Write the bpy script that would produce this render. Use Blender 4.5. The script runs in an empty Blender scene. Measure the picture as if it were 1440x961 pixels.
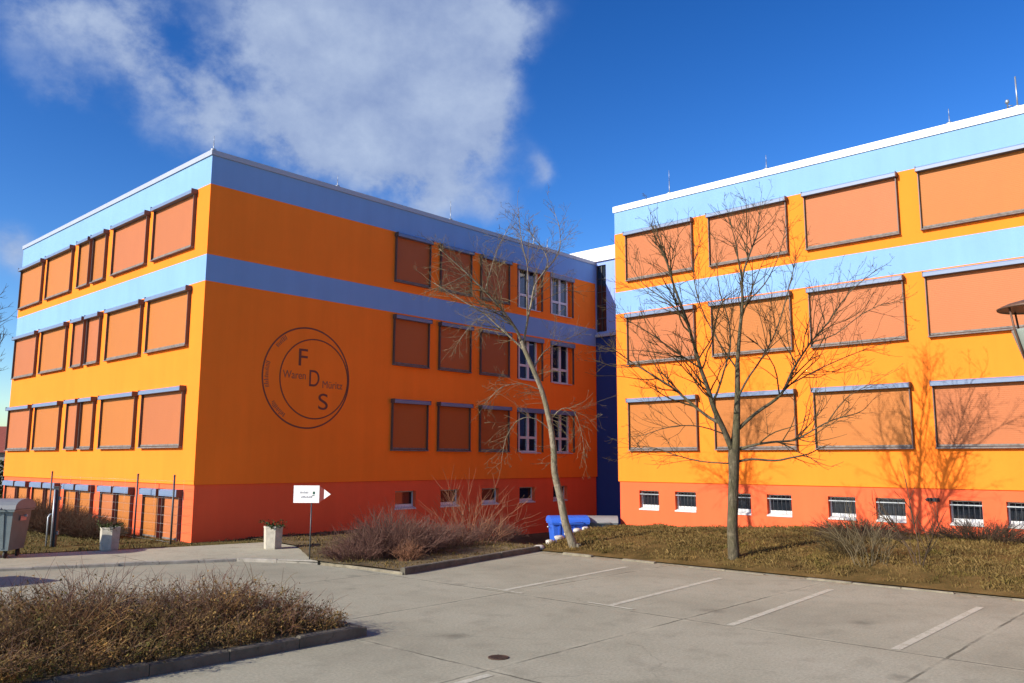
import bpy, math, random
from mathutils import Vector, Matrix, noise as mnoise

SC = bpy.context.scene
COL = SC.collection
R = math.radians
ZG = 1.82                      # heights below are measured from the plinth line; the car park lies 1.82 m lower

# ------------------------------------------------------------------ camera
CAM = Vector((-12.449, -24.96, 0.776 + ZG))
YAW, PITCH, ROLL, FPX = R(42.665), R(8.225), R(0.162), 1158.45
FW = Vector((math.cos(YAW) * math.cos(PITCH), math.sin(YAW) * math.cos(PITCH), math.sin(PITCH)))
_r = Vector((math.sin(YAW), -math.cos(YAW), 0))
_u = _r.cross(FW)
RT = _r * math.cos(ROLL) + _u * math.sin(ROLL)
UP = -_r * math.sin(ROLL) + _u * math.cos(ROLL)
cam = bpy.data.cameras.new('camera')
cam.sensor_width = 36.0
cam.lens = FPX / 1440 * 36.0
cam.clip_end = 5000
co = bpy.data.objects.new('camera', cam)
COL.objects.link(co)
m = Matrix.Identity(4)
for i in range(3):
    m[i][0], m[i][1], m[i][2], m[i][3] = RT[i], UP[i], -FW[i], CAM[i]
co.matrix_world = m
SC.camera = co

def ray(px, py):
    return (FW + RT * ((px - 720) / FPX) - UP * ((py - 480.5) / FPX))

def at_depth(px, py, d):
    return CAM + ray(px, py) * d

# ------------------------------------------------------------------ light, sky, exposure
SUN_EL, SUN_A = R(26.5), R(14.5)       # light travels along +X, turned 14.5 degrees towards -Y
TO_SUN = Vector((-math.cos(SUN_EL) * math.cos(SUN_A), math.cos(SUN_EL) * math.sin(SUN_A), math.sin(SUN_EL)))
sl = bpy.data.lights.new('sun', 'SUN')
sl.energy = 4.4
sl.angle = R(0.5)
sl.color = (1.0, 0.92, 0.80)
so = bpy.data.objects.new('sun', sl)
COL.objects.link(so)
so.rotation_euler = TO_SUN.to_track_quat('Z', 'Y').to_euler()
so.location = (-30, 10, 30)

SC.view_settings.view_transform = 'Standard'
SC.view_settings.look = 'None'
SC.view_settings.gamma = 1
SC.view_settings.exposure = 0.75
SC.view_settings.use_curve_mapping = False

W = bpy.data.worlds.new('World')
SC.world = W
W.use_nodes = True

class NT:
    """small node-tree writer"""
    def __init__(s, tree):
        s.t = tree; s.n = tree.nodes; s.l = tree.links
    def new(s, typ, **kw):
        n = s.n.new(typ)
        for k, v in kw.items():
            setattr(n, k, v)
        return n
    def link(s, a, b):
        s.l.new(a, b)
    def put(s, sock, v):
        if isinstance(v, bpy.types.NodeSocket): s.l.new(v, sock)
        else: sock.default_value = v
    def math(s, op, a, b=0.0, c=None, clamp=False):
        n = s.new('ShaderNodeMath', operation=op, use_clamp=clamp)
        s.put(n.inputs[0], a); s.put(n.inputs[1], b)
        if c is not None: s.put(n.inputs[2], c)
        return n.outputs[0]
    def vmath(s, op, a, b=None):
        n = s.new('ShaderNodeVectorMath', operation=op)
        s.put(n.inputs[0], a)
        if b is not None: s.put(n.inputs[1], b)
        return n
    def noise(s, vec, scale, detail=4, rough=0.55, dist=0.0):
        n = s.new('ShaderNodeTexNoise')
        if vec is not None: s.link(vec, n.inputs['Vector'])
        n.inputs['Scale'].default_value = scale; n.inputs['Detail'].default_value = detail
        n.inputs['Roughness'].default_value = rough; n.inputs['Distortion'].default_value = dist
        return n.outputs['Fac']
    def ramp(s, fac, stops, interp='LINEAR'):
        n = s.new('ShaderNodeValToRGB')
        n.color_ramp.interpolation = interp
        e = n.color_ramp.elements
        while len(e) < len(stops): e.new(0.5)
        for k, (p, c) in enumerate(stops):
            e[k].position = p
            e[k].color = (*c, 1) if not isinstance(c, (int, float)) else (c, c, c, 1)
        s.link(fac, n.inputs[0])
        return n.outputs[0]
    def mix(s, fac, a, b, mode='MIX'):
        n = s.new('ShaderNodeMix', data_type='RGBA', blend_type=mode)
        s.put(n.inputs[0], fac)
        for sock, v in ((n.inputs[6], a), (n.inputs[7], b)):
            if isinstance(v, (tuple, list)) and len(v) == 3: v = (*v, 1)
            s.put(sock, v)
        return n.outputs[2]
    def range(s, v, a, b, c=0.0, d=1.0, smooth=True):
        n = s.new('ShaderNodeMapRange', interpolation_type='SMOOTHSTEP' if smooth else 'LINEAR')
        s.put(n.inputs[0], v)
        for k, x in enumerate((a, b, c, d)): n.inputs[k + 1].default_value = x
        return n.outputs[0]

def build_world():
    nt = NT(W.node_tree)
    nt.n.clear()
    out = nt.new('ShaderNodeOutputWorld')
    bg = nt.new('ShaderNodeBackground')
    sky = nt.new('ShaderNodeTexSky', sky_type='NISHITA')
    sky.sun_disc = False
    sky.sun_elevation = SUN_EL
    sky.sun_rotation = math.atan2(TO_SUN.x, TO_SUN.y)
    sky.air_density = 1.0; sky.dust_density = 0.4; sky.ozone_density = 3.0
    hs = nt.new('ShaderNodeHueSaturation')
    hs.inputs['Saturation'].default_value = 1.17; hs.inputs['Hue'].default_value = .509
    hs.inputs['Value'].default_value = 1.0
    gm = nt.new('ShaderNodeGamma'); gm.inputs[1].default_value = 1.42      # deep polarised blue
    nt.link(sky.outputs[0], gm.inputs[0])
    gs = nt.new('ShaderNodeVectorMath', operation='SCALE'); gs.inputs['Scale'].default_value = .63; nt.link(gm.outputs[0], gs.inputs[0])
    nt.link(gs.outputs[0], hs.inputs['Color'])
    tc = nt.new('ShaderNodeTexCoord')
    d = nt.vmath('NORMALIZE', tc.outputs['Generated']).outputs[0]
    # soft patches of cloud where the sky has them (fixed compass directions), broken up by noise
    blobs = [(470, 30, 110, .9), (590, 55, 125, .95), (668, 80, 72, .8), (520, 110, 80, .6), (190, 75, 55, .40), (255, 100, 55, .42), (330, 95, 50, .28),
             (300, 165, 58, .66), (395, 172, 40, .55), (600, 192, 72, .74), (675, 190, 54, .66), (440, 228, 64, .66), (535, 245, 60, .55), (610, 272, 66, .6), (690, 282, 40, .40),
             (75, 142, 40, .48), (70, 10, 85, .58), (180, 25, 50, .3), (5, 345, 46, .6), (757, 240, 28, .45), (190, 172, 48, .28), (480, -150, 220, .8), (740, 50, 40, .30)]
    # world direction wobble so patches do not have round rims
    nz = nt.new('ShaderNodeTexNoise'); nz.inputs['Scale'].default_value = 7.5; nz.inputs['Detail'].default_value = 6
    nz.inputs['Roughness'].default_value = .6
    nt.link(d, nz.inputs['Vector'])
    off = nt.vmath('SUBTRACT', nz.outputs['Color'], (0.5, 0.5, 0.5)).outputs[0]
    sc = nt.new('ShaderNodeVectorMath', operation='SCALE'); nt.link(off, sc.inputs[0]); sc.inputs['Scale'].default_value = 0.085
    dw = nt.vmath('ADD', d, sc.outputs[0]).outputs[0]
    tot = None
    for (px, py, rad, a) in blobs:
        c = ray(px, py).normalized()
        diff = nt.vmath('SUBTRACT', dw, tuple(c)).outputs[0]
        q = nt.vmath('DOT_PRODUCT', diff, diff).outputs['Value']
        k = (FPX * 1.08 / rad) ** 2
        g = nt.math('MULTIPLY', nt.math('EXPONENT', nt.math('MULTIPLY', q, -k * 1.15)), a)
        tot = g if tot is None else nt.math('ADD', tot, g)
    mp = nt.new('ShaderNodeMapping'); mp.inputs['Scale'].default_value = (1, 1, 1.25)
    nt.link(d, mp.inputs[0])
    n1 = nt.noise(mp.outputs[0], 9.5, 10, 0.60, 0.0)
    n2 = nt.noise(mp.outputs[0], 3.4, 4, 0.5)
    br = nt.math('ADD', nt.math('MULTIPLY', n1, 0.9), nt.math('MULTIPLY', n2, 0.5))
    dens = nt.math('MULTIPLY', tot, nt.range(br, 0.46, 0.84, 0.16, 1.40))
    fac = nt.range(dens, 0.08, 0.95, 0.0, 0.90)
    shade = nt.ramp(n1, [(0.34, (1.75, 2.35, 3.9)), (0.66, (3.1, 3.75, 5.0))])
    c = nt.mix(fac, hs.outputs[0], shade)
    nt.link(c, bg.inputs['Color'])
    bg.inputs['Strength'].default_value = 0.092
    nt.link(bg.outputs[0], out.inputs['Surface'])
build_world()

# ------------------------------------------------------------------ helpers
def tag(o, label=None, cat=None, group=None, kind=None):
    if label: o['label'] = label
    if cat: o['category'] = cat
    if group: o['group'] = group
    if kind: o['kind'] = kind
    return o

def empty(name, loc, rz=0.0, label=None, cat=None, group=None):
    o = bpy.data.objects.new(name, None)
    COL.objects.link(o)
    o.location = loc; o.rotation_euler = (0, 0, rz)
    o.empty_display_size = 0.2
    return tag(o, label, cat, group)

class MB:
    """collects faces and links them as one mesh object"""
    def __init__(s): s.v = []; s.f = []; s.mi = []; s.sm = []
    def face(s, pts, mi=0, smooth=False):
        b = len(s.v); s.v.extend([tuple(p) for p in pts]); s.f.append(tuple(range(b, b + len(pts)))); s.mi.append(mi); s.sm.append(smooth)
    def box(s, a, b, mi=0, taper=0.0):
        x0, y0, z0 = a; x1, y1, z1 = b
        t = taper
        P = [(x0, y0, z0), (x1, y0, z0), (x1, y1, z0), (x0, y1, z0), (x0 + t, y0 + t, z1), (x1 - t, y0 + t, z1), (x1 - t, y1 - t, z1), (x0 + t, y1 - t, z1)]
        s.hexa(P, mi)
    def hexa(s, P, mi=0):
        n = len(s.v); s.v.extend([tuple(p) for p in P])
        for q in ((0, 3, 2, 1), (4, 5, 6, 7), (0, 1, 5, 4), (1, 2, 6, 5), (2, 3, 7, 6), (3, 0, 4, 7)):
            s.f.append(tuple(n + i for i in q)); s.mi.append(mi); s.sm.append(False)
    def tube(s, pts, rad, n=6, mi=0, caps=True, smooth=True):
        pts = [Vector(p) for p in pts]
        if not isinstance(rad, (list, tuple)): rad = [rad] * len(pts)
        b = len(s.v); prev = None
        for i, p in enumerate(pts):
            t = (pts[min(i + 1, len(pts) - 1)] - pts[max(i - 1, 0)])
            if t.length < 1e-9: t = Vector((0, 0, 1))
            t.normalize()
            if prev is None:
                a = Vector((1, 0, 0)) if abs(t.x) < 0.9 else Vector((0, 1, 0))
                prev = (a - t * a.dot(t)).normalized()
            else:
                prev = prev - t * prev.dot(t)
                prev = prev.normalized() if prev.length > 1e-6 else t.orthogonal().normalized()
            w = t.cross(prev)
            for k in range(n):
                an = 2 * math.pi * k / n
                q = p + (prev * math.cos(an) + w * math.sin(an)) * rad[i]
                s.v.append((q.x, q.y, q.z))
        for i in range(len(pts) - 1):
            for k in range(n):
                k2 = (k + 1) % n
                s.f.append((b + i * n + k, b + i * n + k2, b + (i + 1) * n + k2, b + (i + 1) * n + k)); s.mi.append(mi); s.sm.append(smooth)
        if caps:
            s.f.append(tuple(b + k for k in reversed(range(n)))); s.mi.append(mi); s.sm.append(False)
            e = b + (len(pts) - 1) * n
            s.f.append(tuple(e + k for k in range(n))); s.mi.append(mi); s.sm.append(False)
    def lathe(s, prof, c=(0, 0, 0), n=16, mi=0, smooth=True, rot=0.0):
        b = len(s.v)
        for (r, z) in prof:
            for k in range(n):
                a = 2 * math.pi * k / n + rot
                s.v.append((c[0] + r * math.cos(a), c[1] + r * math.sin(a), c[2] + z))
        for i in range(len(prof) - 1):
            for k in range(n):
                k2 = (k + 1) % n
                s.f.append((b + i * n + k, b + i * n + k2, b + (i + 1) * n + k2, b + (i + 1) * n + k)); s.mi.append(mi); s.sm.append(smooth)
        s.f.append(tuple(b + k for k in reversed(range(n)))); s.mi.append(mi); s.sm.append(False)
        e = b + (len(prof) - 1) * n
        s.f.append(tuple(e + k for k in range(n))); s.mi.append(mi); s.sm.append(False)
    def prism(s, poly, z0, z1, mi=0):
        """vertical prism over a counter-clockwise polygon"""
        n = len(poly); b = len(s.v)
        s.v.extend([(x, y, z0) for x, y in poly]); s.v.extend([(x, y, z1) for x, y in poly])
        s.f.append(tuple(b + n + k for k in range(n))); s.mi.append(mi); s.sm.append(False)
        s.f.append(tuple(b + k for k in reversed(range(n)))); s.mi.append(mi); s.sm.append(False)
        for k in range(n):
            k2 = (k + 1) % n
            s.f.append((b + k, b + k2, b + n + k2, b + n + k)); s.mi.append(mi); s.sm.append(False)
    def mesh(s, name, mats):
        me = bpy.data.meshes.new(name)
        me.from_pydata(s.v, [], s.f)
        for mt in (mats if isinstance(mats, (list, tuple)) else [mats]): me.materials.append(mt)
        me.polygons.foreach_set('material_index', s.mi)
        me.polygons.foreach_set('use_smooth', s.sm)
        me.update()
        return me
    def build(s, name, mats, parent=None, loc=None, rz=0.0):
        o = bpy.data.objects.new(name, s.mesh(name, mats))
        COL.objects.link(o)
        if parent: o.parent = parent
        if loc is not None: o.location = loc
        if rz: o.rotation_euler = (0, 0, rz)
        return o

def obj(name, me, parent=None, loc=(0, 0, 0), rz=0.0):
    o = bpy.data.objects.new(name, me); COL.objects.link(o)
    if parent: o.parent = parent
    o.location = loc; o.rotation_euler = (0, 0, rz)
    return o

def copy_tree(o, parent=None):
    c = o.copy(); COL.objects.link(c); c.parent = parent
    for ch in list(o.children): copy_tree(ch, c)
    return c

# ------------------------------------------------------------------ materials
def principled(name, color=(.5, .5, .5), rough=.7, metal=0.0, spec=.5):
    mt = bpy.data.materials.new(name); mt.use_nodes = True
    nt = NT(mt.node_tree); b = nt.n['Principled BSDF']
    b.inputs['Base Color'].default_value = (*color, 1); b.inputs['Roughness'].default_value = rough
    b.inputs['Metallic'].default_value = metal; b.inputs['Specular IOR Level'].default_value = spec
    return mt, nt, b

def weathered(name, color, rough=.75, var=.12, scale=1.2, bump=.0, bscale=60, metal=0.0, spec=.4, dirt=None):
    mt, nt, b = principled(name, color, rough, metal, spec)
    tc = nt.new('ShaderNodeTexCoord'); v = tc.outputs['Object']
    n = nt.noise(v, scale, 6, .6)
    lo = tuple(c * (1 - var) for c in color); hi = tuple(min(1, c * (1 + var)) for c in color)
    c = nt.ramp(n, [(.3, lo), (.7, hi)])
    if dirt:
        c = nt.mix(nt.range(nt.noise(v, scale * 3.1, 7, .65), .52, .75, 0, .8), c, dirt)
    nt.link(c, b.inputs['Base Color'])
    if bump:
        bp = nt.new('ShaderNodeBump'); bp.inputs['Strength'].default_value = bump; bp.inputs['Distance'].default_value = .01
        nt.link(nt.noise(v, bscale, 4, .6), bp.inputs['Height']); nt.link(bp.outputs[0], b.inputs['Normal'])
    return mt

def plaster(name, color):
    mt, nt, b = principled(name, color, .9, 0, .12)
    tc = nt.new('ShaderNodeTexCoord'); v = tc.outputs['Object']
    mp = nt.new('ShaderNodeMapping'); mp.inputs['Scale'].default_value = (1.6, 1.6, .12); nt.link(v, mp.inputs[0])
    streak = nt.noise(mp.outputs[0], 1.3, 6, .6)
    cloud = nt.noise(v, .45, 5, .6)
    grain = nt.noise(v, 45, 3, .7)
    k = nt.math('ADD', nt.math('ADD', nt.math('MULTIPLY', streak, .18), nt.math('MULTIPLY', cloud, .20)), nt.math('MULTIPLY', grain, .14))
    k = nt.math('ADD', k, .74)
    sc = nt.new('ShaderNodeVectorMath', operation='SCALE'); sc.inputs[0].default_value = color; nt.link(k, sc.inputs['Scale'])
    nt.link(sc.outputs[0], b.inputs['Base Color'])
    bp = nt.new('ShaderNodeBump'); bp.inputs['Strength'].default_value = .35; bp.inputs['Distance'].default_value = .004
    nt.link(nt.noise(v, 130, 3, .7), bp.inputs['Height']); nt.link(bp.outputs[0], b.inputs['Normal'])
    return mt

def blind(name, color):
    mt, nt, b = principled(name, color, .6, 0, .3)
    tc = nt.new('ShaderNodeTexCoord'); v = tc.outputs['Object']
    sp = nt.new('ShaderNodeSeparateXYZ'); nt.link(v, sp.inputs[0])
    saw = nt.math('FRACT', nt.math('MULTIPLY', sp.outputs[2], 1 / .055))
    gap = nt.range(saw, 0.0, .16, .0, 1.0)
    mp = nt.new('ShaderNodeMapping'); mp.inputs['Scale'].default_value = (.8, .8, .25); nt.link(v, mp.inputs[0])
    oi = nt.new('ShaderNodeObjectInfo')
    k = nt.math('ADD', nt.math('MULTIPLY', nt.noise(mp.outputs[0], 1.2, 5, .6), .22), .87)
    k = nt.math('ADD', k, nt.math('MULTIPLY', nt.math('SUBTRACT', oi.outputs['Random'], .5), .10))
    sc = nt.new('ShaderNodeVectorMath', operation='SCALE'); sc.inputs[0].default_value = color; nt.link(k, sc.inputs['Scale'])
    nt.link(sc.outputs[0], b.inputs['Base Color'])
    bp = nt.new('ShaderNodeBump'); bp.inputs['Strength'].default_value = .35; bp.inputs['Distance'].default_value = .01
    nt.link(gap, bp.inputs['Height']); nt.link(bp.outputs[0], b.inputs['Normal'])
    return mt

def stems_mat(name, stops, rough=.8, patch=None, scale=.9):
    """each stem or blade gets its own tone"""
    mt, nt, b = principled(name, stops[0], rough, 0, .2)
    g = nt.new('ShaderNodeNewGeometry')
    n = len(stops)
    c = nt.ramp(g.outputs['Random Per Island'], [(k / max(1, n - 1), s) for k, s in enumerate(stops)])
    if patch:                                             # growth of another tone stands in patches
        for k, (col, lo, hi) in enumerate(patch):
            mp = nt.new('ShaderNodeMapping'); mp.inputs['Location'].default_value = (7.3 * k, 3.1 * k, 0); nt.link(g.outputs['Position'], mp.inputs[0])
            c = nt.mix(nt.math('MULTIPLY', nt.range(nt.noise(mp.outputs[0], scale, 5, .6), lo, hi), .75), c, nt.mix(1.0, c, col, 'MULTIPLY'))
    nt.link(c, b.inputs['Base Color'])
    return mt

def bark(name, lo, hi, green=None):
    mt, nt, b = principled(name, lo, .9, 0, .15)
    tc = nt.new('ShaderNodeTexCoord'); v = tc.outputs['Object']
    mp = nt.new('ShaderNodeMapping'); mp.inputs['Scale'].default_value = (14, 14, 3.2); nt.link(v, mp.inputs[0])
    n = nt.noise(mp.outputs[0], 1.6, 8, .68)
    c = nt.ramp(n, [(.32, lo), (.62, hi)])
    c = nt.mix(nt.range(nt.noise(v, 5.5, 5, .6), .55, .68, 0, .6), c, tuple(min(1, x * 1.5) for x in hi))
    if green: c = nt.mix(nt.range(nt.noise(v, 1.6, 5, .6), .45, .65, 0, .6), c, green)
    nt.link(c, b.inputs['Base Color'])
    bp = nt.new('ShaderNodeBump'); bp.inputs['Strength'].default_value = .7; bp.inputs['Distance'].default_value = .03
    nt.link(n, bp.inputs['Height']); nt.link(bp.outputs[0], b.inputs['Normal'])
    return mt

def soil(name, stops, scale=1.4, fine=40, bump=.6):
    mt, nt, b = principled(name, stops[0], .95, 0, .1)
    tc = nt.new('ShaderNodeTexCoord'); v = tc.outputs['Object']
    n = nt.math('ADD', nt.math('MULTIPLY', nt.noise(v, scale, 7, .62), .65), nt.math('MULTIPLY', nt.noise(v, fine, 5, .7), .35))
    k = len(stops)
    c = nt.ramp(n, [(.34 + .32 * i / (k - 1), s) for i, s in enumerate(stops)])
    nt.link(c, b.inputs['Base Color'])
    bp = nt.new('ShaderNodeBump'); bp.inputs['Strength'].default_value = bump; bp.inputs['Distance'].default_value = .03
    nt.link(nt.noise(v, fine, 5, .7), bp.inputs['Height']); nt.link(bp.outputs[0], b.inputs['Normal'])
    return mt

def concrete_slabs(name, base, joints_x, joints_y, tint, dust=None):
    mt, nt, b = principled(name, base, .9, 0, .2)
    g = nt.new('ShaderNodeNewGeometry'); v = g.outputs['Position']
    sp = nt.new('ShaderNodeSeparateXYZ'); nt.link(v, sp.inputs[0])
    x, y = sp.outputs[0], sp.outputs[1]
    big = nt.noise(v, .28, 6, .6, .4); mid = nt.noise(v, 1.7, 7, .65); fine = nt.noise(v, 24, 6, .8)
    c = nt.ramp(big, [(.30, tuple(k * .80 for k in base)), (.5, base), (.72, tint)])
    c = nt.mix(nt.range(mid, .48, .70, 0, .45), c, tuple(k * .64 for k in base))
    c = nt.mix(nt.range(nt.noise(v, 3.4, 8, .72), .60, .72, 0, .40), c, tuple(min(1, k * 1.25) for k in base))
    c = nt.mix(.46, c, nt.ramp(fine, [(.25, 0.12), (.75, 0.85)]), 'OVERLAY')
    # dark oil and water spots
    vo = nt.new('ShaderNodeTexVoronoi'); vo.inputs['Scale'].default_value = .55; nt.link(v, vo.inputs['Vector'])
    spot = nt.math('ADD', vo.outputs['Distance'], nt.math('MULTIPLY', nt.noise(v, 7, 4, .6), .16))
    c = nt.mix(nt.range(spot, .10, .24, .6, 0), c, tuple(k * .42 for k in base))
    wob = nt.math('MULTIPLY', nt.math('SUBTRACT', nt.noise(v, 1.9, 6, .7), .5), .10)
    brk = nt.noise(v, .9, 4, .6)
    # cracks
    vc = nt.new('ShaderNodeTexVoronoi', feature='DISTANCE_TO_EDGE'); vc.inputs['Scale'].default_value = .16
    wv = nt.new('ShaderNodeTexNoise'); wv.inputs['Scale'].default_value = 1.1; wv.inputs['Detail'].default_value = 6; nt.link(v, wv.inputs['Vector'])
    ws = nt.new('ShaderNodeVectorMath', operation='SCALE'); nt.link(wv.outputs['Color'], ws.inputs[0]); ws.inputs['Scale'].default_value = .9
    nt.link(nt.vmath('ADD', v, ws.outputs[0]).outputs[0], vc.inputs['Vector'])
    ck = nt.math('MULTIPLY', nt.range(vc.outputs['Distance'], .0008, .0035, .28, 0), nt.range(brk, .46, .60))
    c = nt.mix(ck, c, tuple(k * .30 for k in base))
    tot = None
    for axis, lst in ((x, joints_x), (y, joints_y)):
        for j in lst:
            dist = nt.math('ABSOLUTE', nt.math('ADD', nt.math('SUBTRACT', axis, j), wob))
            halo = nt.range(dist, .02, .16, .40, 0)
            c = nt.mix(nt.math('MULTIPLY', halo, nt.range(nt.noise(v, 2.3, 5, .7), .42, .62)), c, tuple(min(1, k * 1.45) for k in base))
            jm = nt.range(dist, .012, .030, 1, 0)
            tot = jm if tot is None else nt.math('MAXIMUM', tot, jm)
    if tot is not None:
        tot = nt.math('MULTIPLY', tot, nt.range(brk, .34, .56, .12, .85))
        c = nt.mix(tot, c, tuple(k * .25 for k in base))
    if dust:                                              # earth and sand washed against the bank kerb
        dm = nt.math('ADD', nt.range(x, dust[0], dust[1], 0, 1), nt.math('MULTIPLY', nt.math('SUBTRACT', nt.noise(v, 1.6, 7, .7), .5), 2.2))
        c = nt.mix(nt.range(dm, .55, 1.05, 0, .8), c, nt.ramp(nt.noise(v, 9, 5, .7), [(.35, (.12, .09, .05)), (.65, (.42, .35, .23))]))
    nt.link(c, b.inputs['Base Color'])
    bp = nt.new('ShaderNodeBump'); bp.inputs['Strength'].default_value = .35; bp.inputs['Distance'].default_value = .008
    nt.link(nt.math('ADD', fine, nt.math('MULTIPLY', mid, .6)), bp.inputs['Height']); nt.link(bp.outputs[0], b.inputs['Normal'])
    return mt

def worn_paint(name):
    mt, nt, b = principled(name, (.62, .60, .55), .8, 0, .2)
    tc = nt.new('ShaderNodeNewGeometry'); v = tc.outputs['Position']
    w = nt.math('ADD', nt.math('MULTIPLY', nt.noise(v, 6, 7, .7), .6), nt.math('MULTIPLY', nt.noise(v, 34, 4, .75), .4))
    c = nt.ramp(w, [(.36, (.50, .48, .38)), (.50, (.43, .41, .32)), (.60, (.31, .29, .215))])
    nt.link(c, b.inputs['Base Color'])
    return mt

def glass_mat(name, color=(.012, .016, .022)):
    mt, nt, b = principled(name, color, .04, 0, .8)
    return mt

M = {}
M['orange'] = plaster('orange_plaster', (.93, .211, .022))
M['blue'] = plaster('light_blue_plaster', (.188, .340, .585))
M['plinth'] = plaster('salmon_red_plaster', (.80, .123, .045))
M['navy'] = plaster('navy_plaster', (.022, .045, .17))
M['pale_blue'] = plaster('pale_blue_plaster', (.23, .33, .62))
M['fascia_white'] = weathered('white_sheet_metal', (.80, .80, .79), .45, .03, .8)
M['fascia_grey'] = weathered('grey_sheet_metal', (.33, .36, .42), .45, .05, .8)
M['roofing'] = weathered('bitumen_roof', (.09, .09, .09), .9, .2, 1.5)
M['blind_salmon'] = blind('salmon_blind', (.405, .126, .041))
M['blind_orange'] = blind('orange_blind', (.41, .136, .025))
M['blind_terra'] = blind('terracotta_blind', (.40, .105, .022))
M['box'] = weathered('pale_blue_grey_metal', (.135, .19, .30), .45, .06, 2)
M['rail'] = weathered('dark_brown_rail', (.085, .058, .052), .5, .1, 3)
M['sill'] = weathered('weathered_sill', (.17, .145, .13), .8, .35, 9, dirt=(.07, .055, .05))
M['white'] = weathered('white_window_frame', (.60, .60, .59), .4, .05, 3)
M['white_sill'] = weathered('white_sill', (.60, .58, .55), .6, .1, 5, dirt=(.42, .39, .36))
M['steel'] = weathered('galvanised_steel', (.34, .36, .38), .45, .12, 8, metal=.6)
M['grille'] = weathered('grey_window_bars', (.075, .075, .08), .5, .15, 8)
M['dark_steel'] = weathered('dark_steel', (.06, .065, .07), .5, .15, 8, metal=.3)
M['glass'] = glass_mat('window_glass')
M['interior'] = principled('dark_room', (.03, .03, .035), .9)[0]
M['concrete'] = concrete_slabs('concrete_slabs', (.298, .281, .206), [-0.08, -4.72, -9.4], [-9.45, -13.45, -17.45, -21.45, -25.5, -29.5], (.345, .325, .245), dust=(4.9, 6.3))
M['path'] = concrete_slabs('path_concrete', (.36, .335, .245), [-3.0, -6.0, -9.0], [-2.2], (.40, .37, .27))
M['kerb'] = weathered('kerb_concrete', (.27, .245, .205), .9, .25, 3, bump=.5, bscale=30, dirt=(.10, .085, .06))
M['sandy_kerb'] = weathered('sand_covered_kerb', (.19, .165, .115), .95, .35, 4, bump=.6, bscale=30, dirt=(.12, .09, .05))
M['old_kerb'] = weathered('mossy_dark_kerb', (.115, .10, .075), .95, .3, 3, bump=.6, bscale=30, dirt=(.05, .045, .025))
M['paint'] = worn_paint('worn_white_paint')
M['ground'] = soil('rough_ground', [(.05, .045, .02), (.11, .09, .04), (.16, .13, .07)], .5, 20)
M['bank'] = soil('bank_turf', [(.035, .030, .010), (.09, .06, .018), (.145, .09, .03), (.19, .13, .045)], 1.1, 26)
M['bed'] = soil('bed_soil', [(.06, .045, .025), (.14, .105, .055), (.21, .16, .09)], 1.5, 30)
M['verge'] = soil('verge_turf', [(.055, .045, .015), (.10, .08, .025), (.15, .12, .05)], 1.5, 30)
M['bark_pale'] = bark('pale_bark', (.09, .075, .05), (.27, .23, .165), (.15, .14, .08))
M['bark_grey'] = bark('grey_green_bark', (.035, .029, .018), (.125, .104, .068), (.075, .07, .033))
M['twig_tan'] = stems_mat('tan_twigs', [(.075, .058, .032), (.15, .115, .065), (.11, .085, .045)])
M['twig_brown'] = stems_mat('brown_twigs', [(.032, .024, .013), (.075, .054, .024), (.052, .038, .016)])
M['twig_purple'] = stems_mat('purple_brown_twigs', [(.05, .024, .02), (.13, .062, .046), (.18, .10, .072), (.09, .04, .032)])
M['twig_dark'] = stems_mat('dark_brown_twigs', [(.03, .02, .014), (.08, .05, .03), (.055, .036, .022)])
M['twig_red'] = stems_mat('tan_red_twigs', [(.17, .075, .045), (.26, .13, .07), (.14, .06, .035)])
M['dry'] = stems_mat('dry_shrub_stems', [(.06, .032, .022), (.24, .13, .05), (.13, .075, .05), (.30, .18, .07), (.17, .11, .085), (.09, .075, .02), (.20, .115, .05)], patch=[((.55, .45, .55), .50, .62), ((1.5, 1.35, 1.0), .54, .66), ((.75, .95, .6), .56, .68)], scale=1.3)
M['leaf_dry'] = stems_mat('dry_leaves', [(.16, .09, .028), (.27, .16, .05), (.09, .055, .022), (.10, .085, .02), (.21, .115, .035)], patch=[((.5, .45, .5), .50, .62), ((1.4, 1.3, 1.0), .54, .66), ((.6, .95, .5), .56, .66)], scale=1.3)
M['blades'] = stems_mat('dry_grass', [(.10, .075, .018), (.19, .122, .038), (.14, .092, .026), (.22, .145, .052), (.12, .078, .022), (.17, .11, .034)], patch=[((.42, .40, .42), .50, .64), ((.62, .80, .40), .52, .66), ((1.25, 1.15, 1.05), .55, .7)], scale=.75)
M['green_blades'] = stems_mat('short_grass', [(.065, .06, .014), (.13, .105, .03), (.20, .145, .055), (.11, .082, .024)])
M['evergreen'] = stems_mat('evergreen_leaves', [(.018, .030, .008), (.045, .06, .016), (.03, .045, .012)])
M['planter'] = weathered('exposed_concrete', (.42, .385, .31), .9, .2, 5, bump=.6, bscale=50, dirt=(.22, .20, .14))
M['lid_grey'] = weathered('grey_plastic', (.16, .17, .18), .5, .1, 3)
M['bin_body'] = weathered('grey_green_steel', (.12, .15, .16), .45, .15, 3, metal=.2)
M['bin_lid'] = weathered('pale_grey_lid', (.24, .24, .23), .5, .1, 3)
M['bin_blue'] = weathered('blue_plastic', (.035, .13, .60), .4, .08, 3)
M['black'] = principled('black_rubber', (.015, .015, .015), .7)[0]
M['sticker'] = principled('pink_sticker', (.5, .22, .20), .5)[0]
M['sign_white'] = weathered('white_sign_face', (.78, .77, .74), .45, .04, 4)
M['sign_red'] = principled('dark_red_sign_face', (.16, .02, .012), .5)[0]
M['sign_ink'] = principled('grey_sign_ink', (.25, .25, .27), .6)[0]
M['sign_green'] = principled('green_sign_ink', (.01, .07, .04), .6)[0]
M['logo'] = principled('dark_brown_wall_paint', (.15, .048, .03), .8)[0]
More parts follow.
